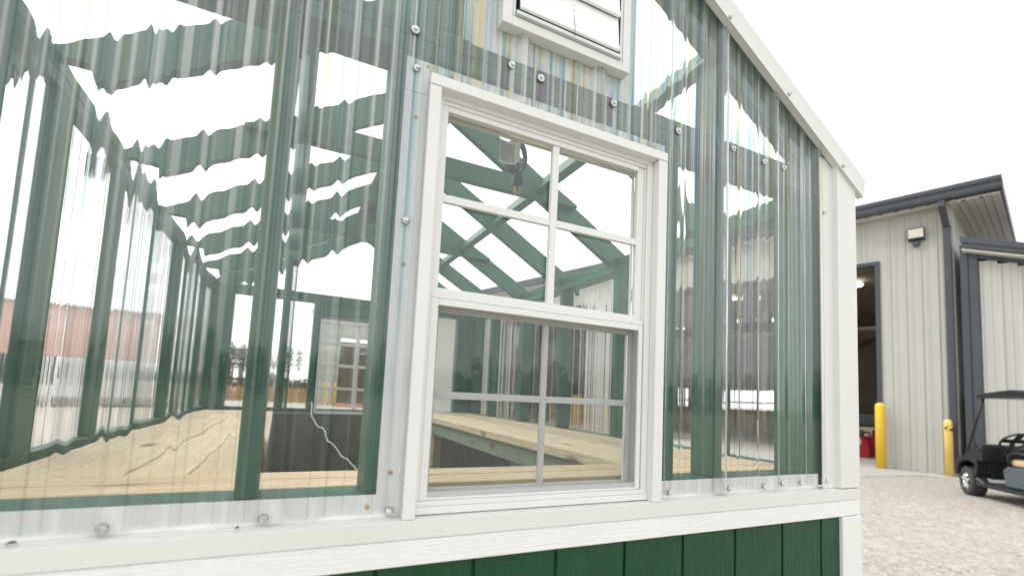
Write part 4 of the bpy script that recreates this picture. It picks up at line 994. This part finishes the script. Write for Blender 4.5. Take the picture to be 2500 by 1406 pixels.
for i in range(38):
    x = -2.6 + i * .4
    if -.65 < x + .2 < 4.0: z0 = 4.9
    else: z0 = 0.0
    MB().prism([(x, 0), (x + .30, 0), (x + .32, -.04), (x + .36, -.04), (x + .38, 0), (x + .398, 0), (x + .398, .05), (x, .05)], z0, 6.2, 2).build('wall_panel', M['steel'], fb)
MB().box(-2.5, 12, 4, 4.1, 0, 5).build('inner_wall', M['inner'], fb)
MB().box(-2.6, 12.6, -.3, -.05, 6.2, 6.45).build('gutter', M['charcoal'], fb)
MB().prism([(-.4, 6.2), (6, 7.6), (6, 7.7), (-.4, 6.35)], -2.8, 12.8, 0).build('roof', M['charcoal'], fb)
um = thing('parasol', 'dark parasol standing before the far doorway', 'parasol', (4.7, 33.5, G))
MB().lathe([(1.5, 3.55), (1.2, 3.75), (.6, 4.0), (.05, 4.15)], n=10).build('canopy', M['barndark'], um)
MB().lathe([(.05, 0), (.05, 3.7)], n=8).build('pole', M['charcoal'], um)
for x, lab in ((1.30, 'far yellow bollard at the left end of the orange curb'), (2.15, 'far yellow bollard just left of the dark doorway'), (4.75, 'thin far yellow bollard right of the dark doorway')):
    bollard(x, 33.2, 1.5, 0.12, lab, group='far yellow bollards by the pale building')
kb = MB().box(0, 1, 0, .3, 0, .16).build('curb', M['orange']); kb.location = (2.3, 32.6, G); kb.scale = (4.5, 1, 1)
tag(kb, 'orange painted curb in front of the far pale building', 'curb')
def leaf_cloud(mb_, c, rad, n, size, rn):
    for i in range(n):
        d = Vector((rn.gauss(0, 1), rn.gauss(0, 1), rn.gauss(0, 1))).normalized() * (rn.random() ** .45)
        p = Vector(c) + Vector((d.x * rad[0], d.y * rad[1], d.z * rad[2]))
        a = Vector((rn.uniform(-1, 1), rn.uniform(-1, 1), rn.uniform(-1, 1))).normalized(); b = a.orthogonal().normalized(); s_ = size * rn.uniform(.6, 1.4)
        mb_.add([p - a * s_, p + b * s_ * .6, p + a * s_, p - b * s_ * .6], [(0, 1, 2, 3)])
def tree(x, y, h, label, sd, m='leaf'):
    rn = random.Random(sd); t = thing('tree', label, 'tree', (x, y, G), group='trees beyond the greenhouse')
    k = MB().tube([(0, 0, 0), (.05 * h / 5, .03, h * .3), (-.04, .05, h * .62)], [.16 * h / 5, .12 * h / 5, .05 * h / 5], 8)
    cs = []
    for i in range(6):
        a = i * 1.05 + rn.random(); L = h * rn.uniform(.16, .26); z0 = h * rn.uniform(.3, .55)
        e = (L * math.cos(a), L * math.sin(a), z0 + h * rn.uniform(.12, .3)); k.tube([(0, .03, z0), e], [.05 * h / 5, .02], 6); cs.append(e)
    k.build('trunk', M['bark'], t)
    cr2 = MB()
    for e in cs + [(0, 0, h * .8)]: leaf_cloud(cr2, e, (h * .17, h * .17, h * .14), 130, .10 * h / 5, rn)
    cr2.build('crown', M[m], t)
tree(-5.3, 42, 5.0, 'dark ragged tree seen through the far left pane', 1, 'leafd')
tree(-3.9, 44, 4.6, 'tree with a pale trunk right of the ragged tree', 2)
tree(-6.6, 52, 4.2, 'small green tree at the left of the far pane', 3)
tree(-1.4, 47, 5.2, 'leafy tree half hidden by the green stud', 4)
gs = MB(); rn = random.Random(9)
for i in range(5000):
    x = rn.uniform(-16, 2); y = rn.uniform(37, 41); h_ = rn.uniform(.5, 1.25); a = rn.uniform(-.25, .25)
    gs.add([(x - .03, y, G), (x + .03, y, G), (x + a, y + .1, G + h_)], [(0, 1, 2)])
kind(gs.build('dry_grass', M['straw']), 'stuff')
# low wood behind the photographer: it shows only as the dark skyline mirrored in the plastic
tl = MB(); rn = random.Random(5)
x = -90
while x < 70:
    h_ = rn.uniform(3.2, 6.2); c = (x, -52 + rn.uniform(-4, 4), G + h_ * .5)
    leaf_cloud(tl, c, (rn.uniform(1.6, 3.2), 1.5, h_ * .55), 170, .5, rn); x += rn.uniform(1.6, 3.6)
kind(tl.build('woodland', M['leafd']), 'stuff')
tl = MB(); rn = random.Random(6)
x = -120
while x < 10:
    h_ = rn.uniform(1.8, 3.2); c = (x, 95 + rn.uniform(-4, 4), G + h_ * .5)
    leaf_cloud(tl, c, (rn.uniform(1.6, 3.2), 1.5, h_ * .55), 110, .5, rn); x += rn.uniform(1.6, 3.6)
kind(tl.build('distant_woodland', M['leafd']), 'stuff')
# loose stones on the gravel yard
st = MB(); rn = random.Random(11)
for i in range(9000):
    d = 2.0 + 11 * rn.random() ** 1.3; a = R(rn.uniform(38, 100))
    x, y = -0.9 + d * math.sin(a) * 1.1, -0.94 + d * math.cos(a)
    if x < 1.3 or x > 11.5: continue
    s_ = rn.uniform(.006, .022); v = [(x + s_ * rn.uniform(.6, 1.2), y, G), (x - s_ * .6, y + s_ * rn.uniform(.5, 1), G), (x - s_ * .5, y - s_ * .8, G), (x + rn.uniform(-.3, .3) * s_, y, G + s_ * rn.uniform(.5, .9))]
    st.add(v, [(0, 1, 3), (1, 2, 3), (2, 0, 3)])
kind(st.build('loose_gravel', M['stone']), 'stuff')
